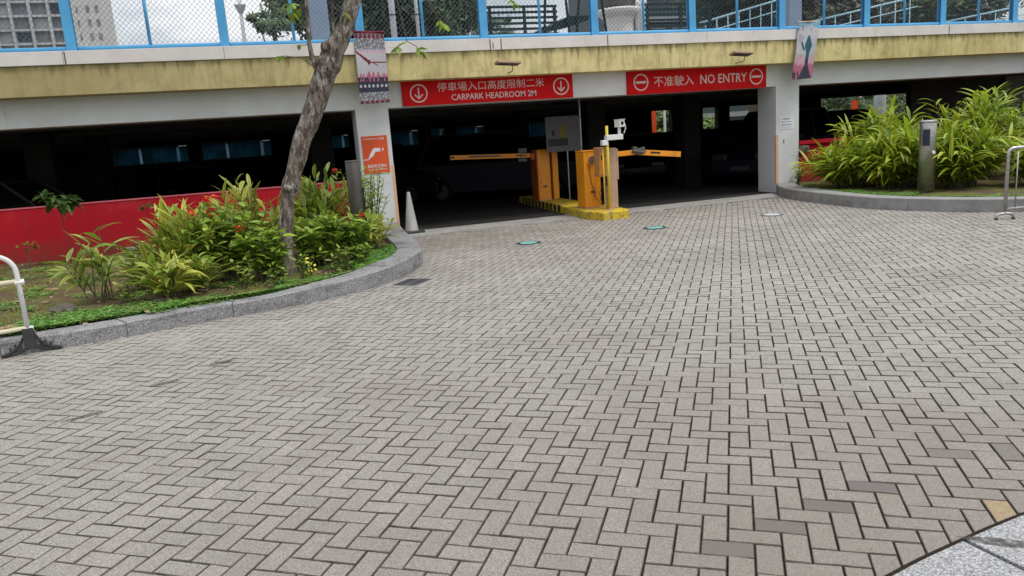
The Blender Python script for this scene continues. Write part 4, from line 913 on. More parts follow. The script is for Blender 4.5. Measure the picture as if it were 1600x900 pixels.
# ------------------------------------------------------------------ planting
def vr(a, b_): return rnd.uniform(a, b_)
def ginger(label, x, y, z0, H, nst, spread, mname, L=0.42, W=0.062, edge=(0.2, 0.9), nleaf=9, lean=(0, 0), low=0.16, upr=0.0, group='ginger clumps in the planting beds', name='ginger_plant', cat='plant'):
    t = thing(name, label, cat, (x, y, z0), group)
    sb, lb = MB(), MB()
    for s in range(nst):
        az = vr(0, 2*math.pi); bx, by = x+spread*0.35*vr(-1, 1), y+spread*0.35*vr(-1, 1)
        tilt = vr(0.05, 1.0)*spread; h = H*vr(0.55, 1.0)*(1-0.22*tilt/max(spread, .01))
        dx, dy = math.cos(az)*tilt+lean[0]*vr(.5, 1.2), math.sin(az)*tilt+lean[1]*vr(.5, 1.2)
        P = lambda tt: Vector((bx+dx*tt**1.5, by+dy*tt**1.5, z0-0.02+h*(tt-0.10*tt*tt*tilt/max(spread, .01))))
        sb.tube([P(k/5) for k in range(6)], [0.009-0.001*k for k in range(6)], 5, cap=False)
        nl = int(nleaf*vr(0.7, 1.2)); plane = az+vr(-0.8, 0.8); e_ = vr(*edge)
        for k in range(nl):
            tt = low+(1-low)*(k+0.5)/nl; p = P(tt); g = (P(min(1, tt+0.05))-P(tt-0.05)).normalized()
            a = plane+(0 if k % 2 else math.pi)+vr(-0.45, 0.45)
            out = Vector((math.cos(a), math.sin(a), 0))
            d = out*vr(0.75, 1.0)*(1-.45*upr)+g*vr(0.45, 1.1)*(1+upr)
            ll = L*vr(0.7, 1.15)*(0.75+0.5*math.sin(math.pi*tt))
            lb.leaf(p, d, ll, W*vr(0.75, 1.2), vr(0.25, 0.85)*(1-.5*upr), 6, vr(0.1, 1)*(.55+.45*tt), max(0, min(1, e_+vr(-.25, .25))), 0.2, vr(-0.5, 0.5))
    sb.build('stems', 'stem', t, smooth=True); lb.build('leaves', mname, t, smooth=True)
    return t
def shrub(label, x, y, z0, H, nst, spread, mname, L=0.10, W=0.035, flowers=0, name='flowering_shrub', group=None, nleaf=16, edge=(0, .5), droop=.4, wide=True, cat='shrub'):
    t = thing(name, label, cat, (x, y, z0), group); sb, lb, fb = MB(), MB(), MB(); tips = []
    for s in range(nst):
        az = vr(0, 2*math.pi); r = spread*math.sqrt(vr(0, 1)); h = H*vr(0.6, 1.0); bx, by = x+0.25*r*math.cos(az), y+0.25*r*math.sin(az)
        tip = Vector((x+r*math.cos(az), y+r*math.sin(az), z0+h)); bs = Vector((bx, by, z0-0.02))
        mid = bs.lerp(tip, 0.5)+Vector((vr(-.05, .05), vr(-.05, .05), h*0.06))
        P = [bs, bs.lerp(mid, .5)+Vector((vr(-.02, .02), vr(-.02, .02), 0)), mid, mid.lerp(tip, .55)+Vector((vr(-.02, .02), vr(-.02, .02), 0.01)), tip]
        sb.tube(P, [0.008, 0.007, 0.006, 0.005, 0.003], 5, cap=False); tips.append(tip)
        e_ = vr(*edge)
        for k in range(nleaf):
            tt = 0.2+0.8*(k+.5)/nleaf; seg = min(3, int(tt*4)); p = P[seg].lerp(P[seg+1], tt*4-seg)
            a = k*2.4+vr(-.4, .4); d = Vector((math.cos(a), math.sin(a), vr(0.0, 0.9)))
            lb.leaf(p, d, L*vr(.7, 1.25), W*vr(.8, 1.2), droop*vr(.4, 1.4), 4, vr(0.1, 1)*(.5+.5*tt), e_*vr(0, 1), 0.2, vr(-.6, .6))
    for k in range(flowers):
        fb = MB(); c = tips[k % len(tips)]+Vector((0, -0.02, 0.03))
        for q in range(44):
            d = Vector((vr(-1, 1), vr(-1, 1), vr(-0.2, 1))).normalized(); fb.leaf(c+d*0.035+Vector((0, 0, .03)), d+Vector((vr(-.5, .5), vr(-.5, .5), 0)), 0.036, 0.02, 0.2, 2, .5)
        fb.build('flower', 'petal', t)
    sb.build('stems', 'stem', t, smooth=True); lb.build('leaves', mname, t, smooth=True)
    return t
G = 'variegated ginger clumps in the left bed'
ginger('sparse variegated ginger nearest the white barrier, left of the concrete block', -1.92, 9.1, .14, 0.95, 8, 0.36, 'ginger', .42, .066, (.0, .6), 8, low=.3, group=G)
ginger('big variegated ginger clump with upright yellow striped leaves right of the concrete block', -1.12, 9.9, .14, 1.0, 44, 0.55, 'ginger', .44, .058, (.25, 1), 11, upr=.5, group=G)
ginger('variegated ginger with broad drooping leaves touching the kerb', -1.22, 8.78, .14, 0.58, 14, 0.3, 'ginger', .38, .07, (.2, 1), 9, group=G)
ginger('upright ginger clump left of the leaning tree trunk', -0.30, 10.9, .14, 1.25, 26, 0.5, 'ginger', .48, .06, (.15, .85), 9, upr=.4, group=G)
ginger('tall ginger clump right of the leaning tree trunk, before the red wall', 0.60, 11.1, .14, 1.32, 56, 0.55, 'ginger', .42, .058, (.05, .75), 11, upr=.45, group=G)
ginger('low ginger clump with long arching leaves right of the dark bollard', 1.30, 10.9, .14, 0.7, 16, 0.3, 'ginger', .42, .055, (.3, 1), 7, group=G)
ginger('low striped ginger filling the gap between the broad leaved one and the flowering shrub', -0.88, 9.05, .14, 0.5, 12, 0.26, 'ginger', .34, .055, (.2, 1), 7, group=G)
ginger('small yellow edged ginger between the sparse one and the big clump', -1.55, 9.6, .14, 0.55, 9, 0.25, 'ginger', .34, .055, (.4, 1), 7, group=G)
ginger('yellow edged ginger before the red wall left of the upright clump', -0.75, 11.4, .14, 0.85, 16, 0.4, 'ginger', .42, .05, (.2, .9), 8, group=G)
GS = 'red flowering shrubs in the left bed'
shrub('wide red flowering shrub between the striped ginger and the tree', -0.55, 9.75, .14, 0.95, 48, 0.50, 'ixora', .19, .06, 5, group=GS, edge=(.1, .8))
shrub('red flowering shrub with a bright bloom left of the tree base', -0.17, 9.4, .14, 0.6, 26, 0.32, 'ixora', .19, .062, 2, group=GS, edge=(.1, .7))
shrub('lime leaved shrub right of the tree base with one red bloom', 0.50, 9.95, .14, 0.72, 42, 0.40, 'ixora', .20, .062, 1, group=GS, edge=(.3, 1))
shrub('bushy red flowering shrub around the foot of the dark bollard', 0.92, 10.1, .14, 0.62, 34, 0.34, 'ixora', .19, .058, 1, group=GS, edge=(.1, .7))
shrub('willowy thin leaved shrub against the white column', 1.40, 12.0, .16, 1.2, 34, 0.46, 'ixora', .19, .03, 1, group=GS, nleaf=16, edge=(0, .5))
shrub('thin leaved sprig overhanging the cone', 1.62, 12.9, .16, 1.05, 9, 0.38, 'ixora', .16, .025, 0, group=GS, nleaf=14)
GL = 'small bare stemmed shrubs near the kerb'
for k, (x, y, h, lab) in enumerate(((0.18, 8.9, .34, 'small bare stemmed shrub directly before the tree trunk'), (-0.05, 8.75, .26, 'tiny shrub by the kerb left of the tree trunk'), (0.62, 9.25, .36, 'forked leafy seedling right of the yellow leaf plant'), (0.83, 9.45, .33, 'second forked seedling right of the yellow leaf plant'), (1.0, 9.65, .32, 'leafy seedling on the clover, nearest the bollard'), (-0.42, 8.95, .34, 'pale leaved seedling before the wide flowering shrub'), (-1.62, 8.75, .3, 'low seedling at the foot of the sparse ginger'))):
    shrub(lab, x, y, .14, h, 5, 0.14, 'ixora', .10, .034, 0, 'shrub_seedling', GL, 7, (.1, .8), cat='plant')
shrub('seedling with bright yellow leaves near the kerb', 0.33, 9.05, .14, .26, 3, 0.06, 'petal_yellow', .07, .035, 0, 'yellow_seedling', None, 5, cat='plant')
def sapling(label, x, y, h, rad, nl, mname, st='stem_red', L=.13, lw=.055):
    t = thing('sapling', label, 'sapling', (x, y, .14), 'thin saplings before the red wall'); sb, lb = MB(), MB()
    P = [(x, y, .12), (x+.02, y, .14+h*.35), (x-.01, y+.02, .14+h*.7), (x+.01, y, .14+h)]; sb.tube(P, [.011, .009, .008, .006], 6)
    c = Vector(P[-1])
    for k in range(nl):
        a = vr(0, 6.28); pd = Vector((math.cos(a), math.sin(a), vr(-.25, .6))).normalized(); pe = c+pd*rad*vr(.3, 1)
        sb.tube([c-Vector((0, 0, vr(0, .12))), pe], .003, 4, cap=False)
        for q in range(6):
            d = pd*0.8+Vector((vr(-1, 1), vr(-1, 1), vr(-.5, .4))); lb.leaf(pe, d, L*vr(.7, 1.2), lw, .5, 4, vr(.1, 1), vr(0, .5), .15)
    sb.build('stem', st, t); lb.build('leaves', mname, t, smooth=True)
sapling('tall sapling with a red stem and a flat leafy top against the dark opening', -3.20, 13.5, 0.98, .30, 26, 'dark_leaf', L=.19, lw=.08)
sapling('short red stemmed sapling before the red wall above the concrete block', -1.95, 13.4, .80, .12, 8, 'dark_leaf', L=.09, lw=.03)
sapling('very short sapling at the foot of the red wall at left', -3.75, 13.4, .34, .13, 8, 'ixora', 'stem', .08, .03)
sapling('leggy sapling with tiny leaves right of the tall one', -2.35, 12.3, .30, .12, 6, 'ixora', 'stem', .07, .025)
shrub('dark leafy shrub cut by the left picture edge behind the barrier', -2.95, 8.6, .14, .38, 16, 0.26, 'dark_leaf', .14, .05, 0, 'leafy_shrub', None, 10)
# large ginger in the right bed
GR_ = 'lime green ginger clumps in the right bed'
for (x, y, h, n, sp, ln, lab) in ((11.2, 12.4, 0.95, 50, .66, (-.18, -.15), 'lime ginger clump at the left end of the right bed, by the junction box'), (11.4, 11.5, 1.15, 70, .72, (-.12, -.12), 'lime ginger clump just left of the steel bollard'), (12.4, 12.8, 1.7, 70, .85, (0, 0), 'tall lime ginger clump behind the steel bollard'), (11.95, 11.75, 1.3, 40, .6, (0, 0), 'lime ginger clump in the gap directly behind the steel bollard'),
                             (12.0, 10.6, 1.2, 80, .75, (.0, -.12), 'lime ginger clump just right of the steel bollard'), (13.5, 11.6, 1.95, 84, .95, (.3, 0), 'tallest lime ginger clump with leaves reaching to the opening'), (12.9, 9.75, 1.05, 50, .7, (.1, -.15), 'low lime ginger clump behind the steel crowd barrier'), (15.0, 11.3, 1.3, 40, .8, (.1, 0), 'lime ginger clump at the right picture edge')):
    ginger(lab, x, y, .17, h, n, sp, 'ginger_lime', .62, .060, (0, .8), 17, ln, .1, .15, GR_)
shrub('small fern like weed in the crack at the foot of the right column', 11.28, 14.1, .2, .34, 8, .16, 'ixora', .13, .03, 0, 'weed', None, 9, cat='weed')
shrub('orange tinged shrub before the red wall at the right edge', 16.6, 12.9, .17, .95, 22, .5, 'litter', .12, .04, 0, 'dry_shrub', None, 12)
t = thing('cordyline_plant', 'thin plant with dark maroon leaves before the pale wall at right edge', 'plant', (18.3, 14.1, .17)); sb, lb = MB(), MB()
sb.tube([(18.3, 14.1, .15), (18.35, 14.1, 1.35)], .02, 6)
for k in range(40):
    a = vr(0, 6.28); lb.leaf((18.35, 14.1, 1.3+vr(-.15, .3)), (math.cos(a), math.sin(a), vr(.1, 1.5)), vr(.25, .45), .045, .6, 4, vr(0, 1))
sb.build('stem', 'stem', t); lb.build('leaves', 'cordyline', t)

# ground cover
LCOV = [(x, y) for x, y in LK_IN]
def cover(name, label, cat, gen, n, mname, s=(0.012, 0.024), blades=False):
    b = MB(); k = 0; tries = 0
    while k < n and tries < n*12:
        tries += 1; r = gen()
        if r is None: continue
        x, y, z, g_ = r; k += 1; br = vr(0, 1)
        if blades:
            a = vr(0, 6.28); b.leaf((x, y, z), (math.cos(a)*.6, math.sin(a)*.6, 1), vr(.035, .08), .009, 1.4, 2, br, g_)
        else:
            h = vr(.008, .034); a = vr(0, 6.28)
            for q in range(3):
                aa = a+q*2.09; b.leaf((x, y, z+h), (math.cos(aa), math.sin(aa), vr(.05, .6)), vr(*s)*1.5, vr(*s)*1.1, .3, 2, br*vr(.8, 1.1), g_, .1, 0, .75)
    o = b.build(name, mname, smooth=True); return tag(o, label, cat, kind='stuff')
def near_kerb(path, wid, side, zf):
    def f():
        i = rnd.randrange(len(path)-1); (x0, y0), (x1, y1) = path[i], path[i+1]; t_ = rnd.random(); x, y = x0+(x1-x0)*t_, y0+(y1-y0)*t_
        d = Vector((x1-x0, y1-y0)).normalized(); n = Vector((-d.y, d.x))*side; w = abs(rnd.gauss(0, 1))*wid*max(.04, 0.6+2.2*noise.noise(Vector((x*1.3, y*1.3, 2))))
        x += n.x*w; y += n.y*w
        return (x, y, zf(x)-0.012+.02*rnd.random(), max(0, min(1, .25+noise.noise(Vector((x*3, y*3, 0))))))
    return f
VIS = [p for p in LK_IN if -3.4 < p[0] < 1.7 and p[1] < 11.2]
c_a = near_kerb(VIS, .24, 1, lambda x: .145)
cover('clover_cover', 'fresh green clover along the granite kerb', 'ground cover', c_a, 15000, 'clover', (0.014, 0.028))
def patch(cx, cy, rx, ry, z): 
    def f():
        a, r = vr(0, 6.28), abs(rnd.gauss(0, .6))
        x, y = cx+rx*r*math.cos(a), cy+ry*r*math.sin(a)
        if not inside(x, y, LSOIL): return None
        return (x, y, z, 0)
    return f
cover('clover_cover', 'bright green clover patch at the kerb corner by the bollard', 'ground cover', patch(1.15, 9.9, .32, .5, .15), 4200, 'clover')
def moss():
    x, y = vr(-4.6, 1.5), vr(7.6, 14.1)
    if not inside(x, y, LSOIL) or noise.noise(Vector((x*1.1, y*1.1, 5))) < 0.02: return None
    return (x, y, .138, vr(0, 1))
cover('moss_grass', 'patchy olive grass over the left bed', 'grass', moss, 17000, 'moss', blades=True)
RVIS = [p for p in RK_IN if p[1] > 7.6 and p[1] < 13.6]
cover('lawn_strip', 'dark green ground cover along the right kerb', 'grass', near_kerb(RVIS, .35, -1 if False else 1, lambda x: .175), 7000, 'clover')
cover('weed_tufts', 'small green weed tufts scattered on the left bed', 'grass', lambda: (lambda x, y: (x, y, .135, vr(0, .4)) if inside(x, y, LSOIL) and noise.noise(Vector((x*2.2, y*2.2, 8))) > .18 else None)(vr(-4.4, 1.4), vr(7.7, 13.9)), 7000, 'clover')
# litter and stones
b = MB()
for k in range(420):
    x, y = vr(-4.2, 1.5), vr(7.7, 13.8)
    if not inside(x, y, LSOIL): continue
    a = vr(0, 6.28); b.leaf((x, y, .165), (math.cos(a), math.sin(a), vr(0, .3)), vr(.04, .1), vr(.02, .05), .2, 3, .5, 0, .2, vr(-.6, .6))
tag(b.build('leaf_litter', 'litter'), 'dry fallen leaves scattered on the left bed', 'leaf litter', kind='stuff')
def rock(label, x, y, z, sx, sy, sz, mname='stone', seed=0, name='rock', cat='stone'):
    b = MB(); n, m = 14, 8; rr = Vector((seed*3.1, seed, 0))
    for i in range(m+1):
        ph = math.pi*i/m
        for j in range(n):
            th = 2*math.pi*j/n; d = Vector((math.sin(ph)*math.cos(th), math.sin(ph)*math.sin(th), math.cos(ph))); k = 1+.35*noise.noise(d*1.6+rr)
            b.vert((x+d.x*sx*k, y+d.y*sy*k, z+d.z*sz*k))
    for i in range(m):
        for j in range(n): j2 = (j+1) % n; b.face((i*n+j, (i+1)*n+j, (i+1)*n+j2, i*n+j2))
    return tag(b.build(name, mname, origin=(x, y, z)), label, cat)
rock('brown grey half buried stump of rock behind the white barrier', -2.22, 8.78, .15, .14, .09, .08, seed=1)
rock('small pale stone on the moss right of the barrier', -1.72, 8.32, .16, .045, .035, .022, 'litter', 2)
rock('flat stone under the broad leaved ginger', -1.25, 8.62, .16, .10, .07, .03, seed=3)
rock('flat reddish stone at the left edge behind the barrier', -2.55, 8.15, .15, .12, .08, .03, 'litter', 4)
b = MB(); Mb = Matrix.Translation((-2.15, 12.6, .1)) @ Matrix.Rotation(R_(12), 4, 'Z')
b.box(-.10, .10, -.10, .10, 0, .24, M4=Mb); b.box(-.13, .15, -.13, .13, .242, .285, M4=Mb)
tag(b.build('concrete_block', 'stone_block', origin=(-2.05, 12.3, .1), bevel=.01), 'greenish grey concrete pit cover before the red wall', 'concrete block')

# leaning tree
tr = thing('leaning_tree', 'leaning bare trunk tree with a knot in the left planting bed', 'tree', (0.05, 9.65, .12))
TP = [(.052, 9.65, .10, .155), (.060, 9.65, .222, .132), (.069, 9.65, .327, .115), (.112, 9.65, .669, .093), (.17, 9.65, .95, .086), (.203, 9.65, 1.121, .090), (.232, 9.65, 1.18, .112), (.251, 9.65, 1.227, .116), (.272, 9.65, 1.29, .110), (.30, 9.65, 1.38, .104), (.37, 9.65, 1.57, .110), (.447, 9.65, 1.773, .118), (.56, 9.65, 1.99, .124), (.671, 9.65, 2.205, .130), (.75, 9.65, 2.4, .138), (.835, 9.65, 2.58, .150), (.90, 9.65, 2.70, .148), (.955, 9.65, 2.80, .138), (1.03, 9.65, 2.931, .124), (1.130, 9.65, 3.086, .112), (1.25, 9.65, 3.39, .095), (1.36, 9.7, 3.8, .085), (1.40, 9.8, 4.3, .07), (1.6, 9.9, 4.9, .05), (1.75, 10, 5.5, .03)]
pts, rad = [], []
for (a, c) in zip(TP, TP[1:]):
    for k in range(4): t_ = k/4; pts.append(tuple(a[q]+(c[q]-a[q])*t_ for q in range(3))); rad.append(.92*(a[3]+(c[3]-a[3])*t_))
b = MB(); b.tube(pts, rad, 26, noise_amp=0.22)
b.build('trunk', 'bark', tr, smooth=True)
def bark_knob(x, z, s, dz=1.0): 
    b = MB(); n, m = 12, 7
    for i in range(m+1):
        ph = math.pi*i/m
        for j in range(n):
            th = 2*math.pi*j/n; d = Vector((math.sin(ph)*math.cos(th), math.sin(ph)*math.sin(th), math.cos(ph))); k = 1+.4*noise.noise(d*2+Vector((x*9, z*5, 0)))
            b.vert((x+d.x*s*k, 9.58+d.y*s*.6*k, z+d.z*s*dz*k))
    for i in range(m):
        for j in range(n): j2 = (j+1) % n; b.face((i*n+j, (i+1)*n+j, (i+1)*n+j2, i*n+j2))
    b.build('burl', 'bark', tr, smooth=True)
bark_knob(.23, 1.20, .10, .5); bark_knob(.80, 2.66, .085); bark_knob(.86, 2.84, .075); bark_knob(.93, 2.6, .07)
b = MB(); b.tube([(.78, 9.6, 2.52), (.72, 9.6, 2.60), (.682, 9.6, 2.70), (.665, 9.6, 2.88), (.675, 9.6, 3.1), (.69, 9.6, 3.39), (.68, 9.6, 3.9), (.5, 9.6, 4.6), (.35, 9.6, 5.2)], [.05, .04, .032, .026, .022, .02, .018, .013, .006], 10, noise_amp=.1); b.build('branch', 'bark', tr, smooth=True)
b = MB(); b.tube([(1.02, 9.6, 2.86), (.985, 9.6, 2.97), (.967, 9.6, 3.05), (.975, 9.6, 3.2), (.985, 9.6, 3.40), (.95, 9.6, 4.0), (1.0, 9.5, 4.6)], [.02, .019, .018, .016, .015, .012, .006], 8); b.build('branch', 'bark', tr, smooth=True)
tw, lf = MB(), MB()
def spray(pts_, leaves, L=.085, W=.042, e=.3):
    tw, lf = MB(), MB(); tw.tube(pts_, [.006]*(len(pts_)-1)+[.002], 4, cap=False)
    for k in range(leaves):
        p = Vector(pts_[-1]).lerp(Vector(pts_[-2]), vr(0, .9)); a = vr(0, 6.28)
        lf.leaf(p, (math.cos(a)*.9, math.sin(a)*.6, vr(-1.3, .2)), L*vr(.7, 1.2), W*vr(.8, 1.1), .3, 4, vr(.2, 1), vr(0, 1)*e, .15, vr(-.6, .6))
    o_ = tw.build('twig', 'stem', tr); lf.build('leaves', 'ixora', o_, smooth=True)
spray([(.74, 9.55, 2.56), (.55, 9.4, 2.70), (.36, 9.3, 2.72), (.25, 9.3, 2.71)], 9, .07, .03)
spray([(.665, 9.6, 2.88), (.6, 9.5, 2.86), (.5, 9.4, 2.85)], 4, .06, .03)
spray([(.68, 9.6, 3.3), (.55, 9.45, 3.25), (.46, 9.35, 3.18)], 9, .12, .055, .6)
spray([(.68, 9.6, 3.3), (.55, 9.45, 3.3), (.42, 9.35, 3.30)], 6, .12, .055, .3)
spray([(1.1, 9.6, 3.03), (1.04, 9.4, 3.28), (1.12, 9.3, 3.16)], 3, .14, .05, 1)
spray([(1.40, 9.75, 3.95), (1.75, 9.5, 3.4), (1.8, 9.35, 2.85), (1.62, 9.3, 2.76)], 10, .12, .05, .5)
spray([(1.8, 9.35, 2.85), (1.9, 9.3, 2.78), (1.95, 9.3, 2.70)], 8, .13, .05, .3)
spray([(1.40, 9.8, 4.2), (2.0, 9.5, 3.6), (2.2, 9.35, 3.12), (2.28, 9.3, 3.02)], 8, .12, .05, .8)
spray([(1.5, 9.85, 4.5), (2.6, 9.5, 3.9), (3.12, 9.35, 3.35), (3.22, 9.3, 3.24)], 9, .09, .055, .4)
# crown above the frame
tw, lf = MB(), MB()
for k in range(60):
    a = vr(0, 6.28); r = vr(.3, 1.9); z = vr(4.3, 6.4); c = Vector((1.3+r*math.cos(a), 9.8+r*math.sin(a), z))
    tw.tube([(1.5, 9.85, vr(4.0, 5.2)), c.lerp(Vector((1.5, 9.85, z-.3)), .4), c], [.014, .009, .003], 4, cap=False)
    for q in range(22):
        d = Vector((vr(-1, 1), vr(-1, 1), vr(-.9, .5))); lf.leaf(c+d*.25, d, .12*vr(.7, 1.2), .05, .4, 3, vr(0, 1), vr(0, .5), .15)
tw.build('twigs', 'stem', tr); lf.build('foliage', 'ixora', tr, smooth=True)

# ------------------------------------------------------------------ deck objects
def bench(label, x, y, w=1.55):
    t = thing('park_bench', label, 'bench', (x, y, 3.32), 'dark green slatted benches on the deck')
    for k in range(6):
        b = MB(); z = 3.715+k*0.113; b.box(x, x+w, y-0.012+0.012*k, y+0.012+0.012*k, z, z+0.05); b.build('back_slat', 'green_bench', t)
    for k in range(5):
        b = MB(); b.box(x, x+w, y+.05+k*.09+.01, y+.05+k*.09+.075, 3.70, 3.72); b.build('seat_slat', 'green_bench', t)
    for xx in (x+.05, x+w/2, x+w-.12):
        b = MB(); b.box(xx, xx+.065, y-.04, y-.014, 3.70, 4.30); b.box(xx, xx+.05, y-.04, y+.5, 3.66, 3.698); b.box(xx, xx+.05, y-.04, y+.02, 3.32, 3.66); b.box(xx, xx+.05, y+.42, y+.48, 3.32, 3.66); b.build('leg', 'green_bench', t)
    return t
bench('dark green slatted bench on the deck above the headroom sign', 4.66, 15.45, 1.6)
bench('dark green slatted bench on the deck above the no entry sign', 8.28, 15.45, 1.75)
bench('dark green slatted bench on the deck at the end of the sloping rail', 10.0, 15.45, .9) if False else None
t = thing('picnic_table', 'dark green tilted table top on crossed poles on the deck', 'table', (6.9, 16.0, 3.32))
b = MB(); i = [b.vert(p) for p in ((6.1, 15.9, 3.90), (6.72, 15.9, 4.16), (7.35, 15.9, 4.17), (7.4, 15.9, 4.13), (6.8, 15.9, 3.96), (6.35, 15.9, 3.88), (6.1, 16.6, 3.93), (6.72, 16.6, 4.19), (7.35, 16.6, 4.20), (7.4, 16.6, 4.16), (6.8, 16.6, 3.99), (6.35, 16.6, 3.91))]
b.face((0, 5, 4, 3, 2, 1)); b.face((6, 7, 8, 9, 10, 11))
for k in range(6): j = (k+1) % 6; b.face((k, j, 6+j, 6+k))
b.build('table_top', 'green_bench', t)
for (x0, z0, x1, z1) in ((6.70, 3.32, 6.60, 4.95), (6.78, 3.32, 7.0, 4.95), (6.05, 3.32, 6.18, 4.95), (7.62, 3.32, 7.42, 4.95)):
    b = MB(); b.tube([(x0, 15.85, z0), (x1, 15.85, z1)], .032, 8); b.build('pole', 'green_bench', t)
t = thing('stone_pedestal', 'pale flared stone pedestal with a dark bowl on the deck', 'pedestal', (8.45, 17, 3.32))
b = MB(); b.lathe([(.44, 3.32), (.44, 3.4), (.36, 3.45), (.35, 4.1), (.38, 4.25), (.5, 4.36), (.52, 4.42), (.50, 4.46)], 8.45, 17, 28); b.build('shaft', 'coping', t, smooth=False)
b = MB(); b.lathe([(.2, 4.461), (.33, 4.55), (.36, 4.75), (.3, 4.95)], 8.42, 17, 24); b.build('bowl', 'bollard_dark', t)
rock('pale rough stone lump leaning on the pedestal', 8.92, 16.75, 4.0, .16, .14, .72, 'coping', 6, 'carved_stone', 'stone')
for x0, x1, lab in ((1.27, 1.64, 'square blue grey column on the deck behind the leaning tree'), (13.33, 13.72, 'square blue grey column on the deck behind the pink banner')):
    b = MB(); b.box(x0, x1, 17, 17.4, 3.32, 6.6); o = tag(b.build('square_column', 'col_blue', origin=((x0+x1)/2, 17.2, 3.32), bevel=.01), lab, 'column', 'square columns on the deck')
for x, r, lab in ((3.88, .085, 'thicker pale grey post on the deck right of the left banner'), (4.58, .05, 'thinner pale grey post on the deck right of the left banner')):
    t = thing('lamp_post', lab, 'lamp post', (x, 22, 3.32), 'pale lamp posts on the deck')
    b = MB(); b.tube([(x+.02, 22, 3.32), (x, 22, 8.2)], r, 14); b.build('post', 'lamp_grey', t, smooth=True)
    b = MB(); b.tube([(x+.01, 22, 5.25), (x+.01, 22, 5.29)], r+.01, 14); b.build('band', 'bollard_dark', t)
    b = MB(); b.lathe([(.05, 8.2), (.25, 8.25), (.25, 8.32), (.05, 8.4)], x, 22, 16); b.build('lamp_head', 'lamp_grey', t)
t = thing('street_lamp', 'distant slim street lamp with a funnel collar against the sky', 'street lamp', (-.28, 40, 0))
b = MB(); b.tube([(-.3, 40, 0), (-.26, 40, 12)], [.12, .07], 10); b.build('post', 'lamp_grey', t, smooth=True)
b = MB(); b.lathe([(.07, 8.45), (.12, 8.55), (.27, 8.85), (.27, 8.9), (.05, 8.92)], -.27, 40, 14); b.build('collar', 'lamp_grey', t)
b = MB(); b.tube([(-.26, 40, 11.9), (.6, 40, 12.2)], .05, 8); b.build('arm', 'lamp_grey', t); b = MB(); b.box(.5, 1.0, 39.9, 40.1, 12.15, 12.25); b.build('lamp_head', 'lamp_grey', t)
def ramp(label, x0, z0, x1, z1, y, n, base):
    t = thing('ramp_railing', label, 'railing', ((x0+x1)/2, y, 3.32), 'pale blue sloping railings on the deck')
    b = MB(); b.tube([(x0, y, z0), (x1, y, z1)], .024, 8); b.build('handrail', 'pale_blue', t, smooth=True)
    for k in range(n):
        f = (k+.5)/n; x = x0+(x1-x0)*f; b = MB(); b.tube([(x, y, base), (x, y, z0+(z1-z0)*f)], .014, 8); b.build('baluster', 'pale_blue', t, smooth=True)
    b = MB(); b.tube([(x0, y, z0-.28), (x1, y, z1-.28)], .016, 6); b.build('mid_rail', 'pale_blue', t)
ramp('sloping pale blue railing rising to the right before the dark building', 11.3, 4.25, 14.4, 4.95, 18, 9, 3.32)
ramp('sloping pale blue railing rising to the right behind the pink banner', 14.9, 4.22, 18.6, 4.85, 18.05, 7, 3.32)
ramp('sloping pale blue railing at the right end of the deck', 19.6, 4.1, 25, 4.85, 18.1, 9, 3.32)

# ------------------------------------------------------------------ trees and buildings beyond
def tree(label, x, y, h, r, mname, n=90, ls=.28, cz=None, squash=.8, name='broadleaf_tree', group='trees beyond the car park', z0=0):
    t = thing(name, label, 'tree', (x, y, z0), group)
    b = MB(); cz = cz or h-r*squash; b.tube([(x, y, z0), (x+vr(-.2, .2), y, cz*.5), (x+vr(-.3, .3), y, cz)], [.25*h/10, .2*h/10, .1*h/10], 8, cap=False)
    lb = MB(); 
    for k in range(n):
        d = Vector((rnd.gauss(0, 1), rnd.gauss(0, 1), rnd.gauss(0, 1))).normalized()*(vr(.35, 1)**.6)
        c = Vector((x+d.x*r, y+d.y*r, cz+d.z*r*squash)); cs = r*vr(.14, .3)
        if k % 4 == 0: b.tube([(x, y, cz*.7), c], [.05*h/10, .015], 4, cap=False)
        base = vr(.1, .9)
        for q in range(95):
            e = Vector((rnd.gauss(0, 1), rnd.gauss(0, 1), rnd.gauss(0, .8)))*cs*.6
            p = c+e; u = Vector((vr(-1, 1), vr(-1, 1), vr(-1, 1))).normalized(); v = u.orthogonal().normalized(); s = ls*vr(.5, 1.2)
            lb.quad(p-u*s*.5, p+v*s*.22, p+u*s*.5, p-v*s*.22, (min(1, max(0, base+vr(-.3, .3)+.25*e.z/cs)), 0, 0))
    b.build('trunk', 'trunk', t, smooth=True); lb.build('crown', mname, t)
    return t
tree('dense dark green tree just left of the left banner', 4.6, 42, 12.2, 3.1, 'crown', 170, .45)
tree('dark green tree behind the pale lamp posts', 6.9, 44, 13.2, 4.1, 'crown', 210, .45)
tree('loose dark tree with sky gaps right of the lamp posts', 9.6, 42.5, 11.6, 3.0, 'crown', 90, .4)
tree('small low tree at the right foot of the dark tree group', 11.6, 43, 9.6, 1.7, 'crown', 26, .25, squash=.6)
tree('small dark shrub tree left of the dark tree group', 0.9, 38, 8.5, 1.0, 'crown', 14, .25, squash=.6)
tree('small faint tree seen through the first bench', 17.2, 55, 10.6, 1.6, 'crown', 22, .3)
tree('large green tree right of the pink banner', 29.5, 41, 14, 4.4, 'crown', 170, .44)
tree('pale flowering tree behind the right end of the railing', 35, 41, 12, 4.0, 'crown_pale', 170, .44)
tree('light green tree right of the pale flowering one', 41, 42, 13, 4.4, 'crown_light', 170, .44)
tree('dark tree at the far right above the fascia', 47.5, 43, 13, 4.2, 'crown', 170, .44)
GB = 'bushes seen through the car park'
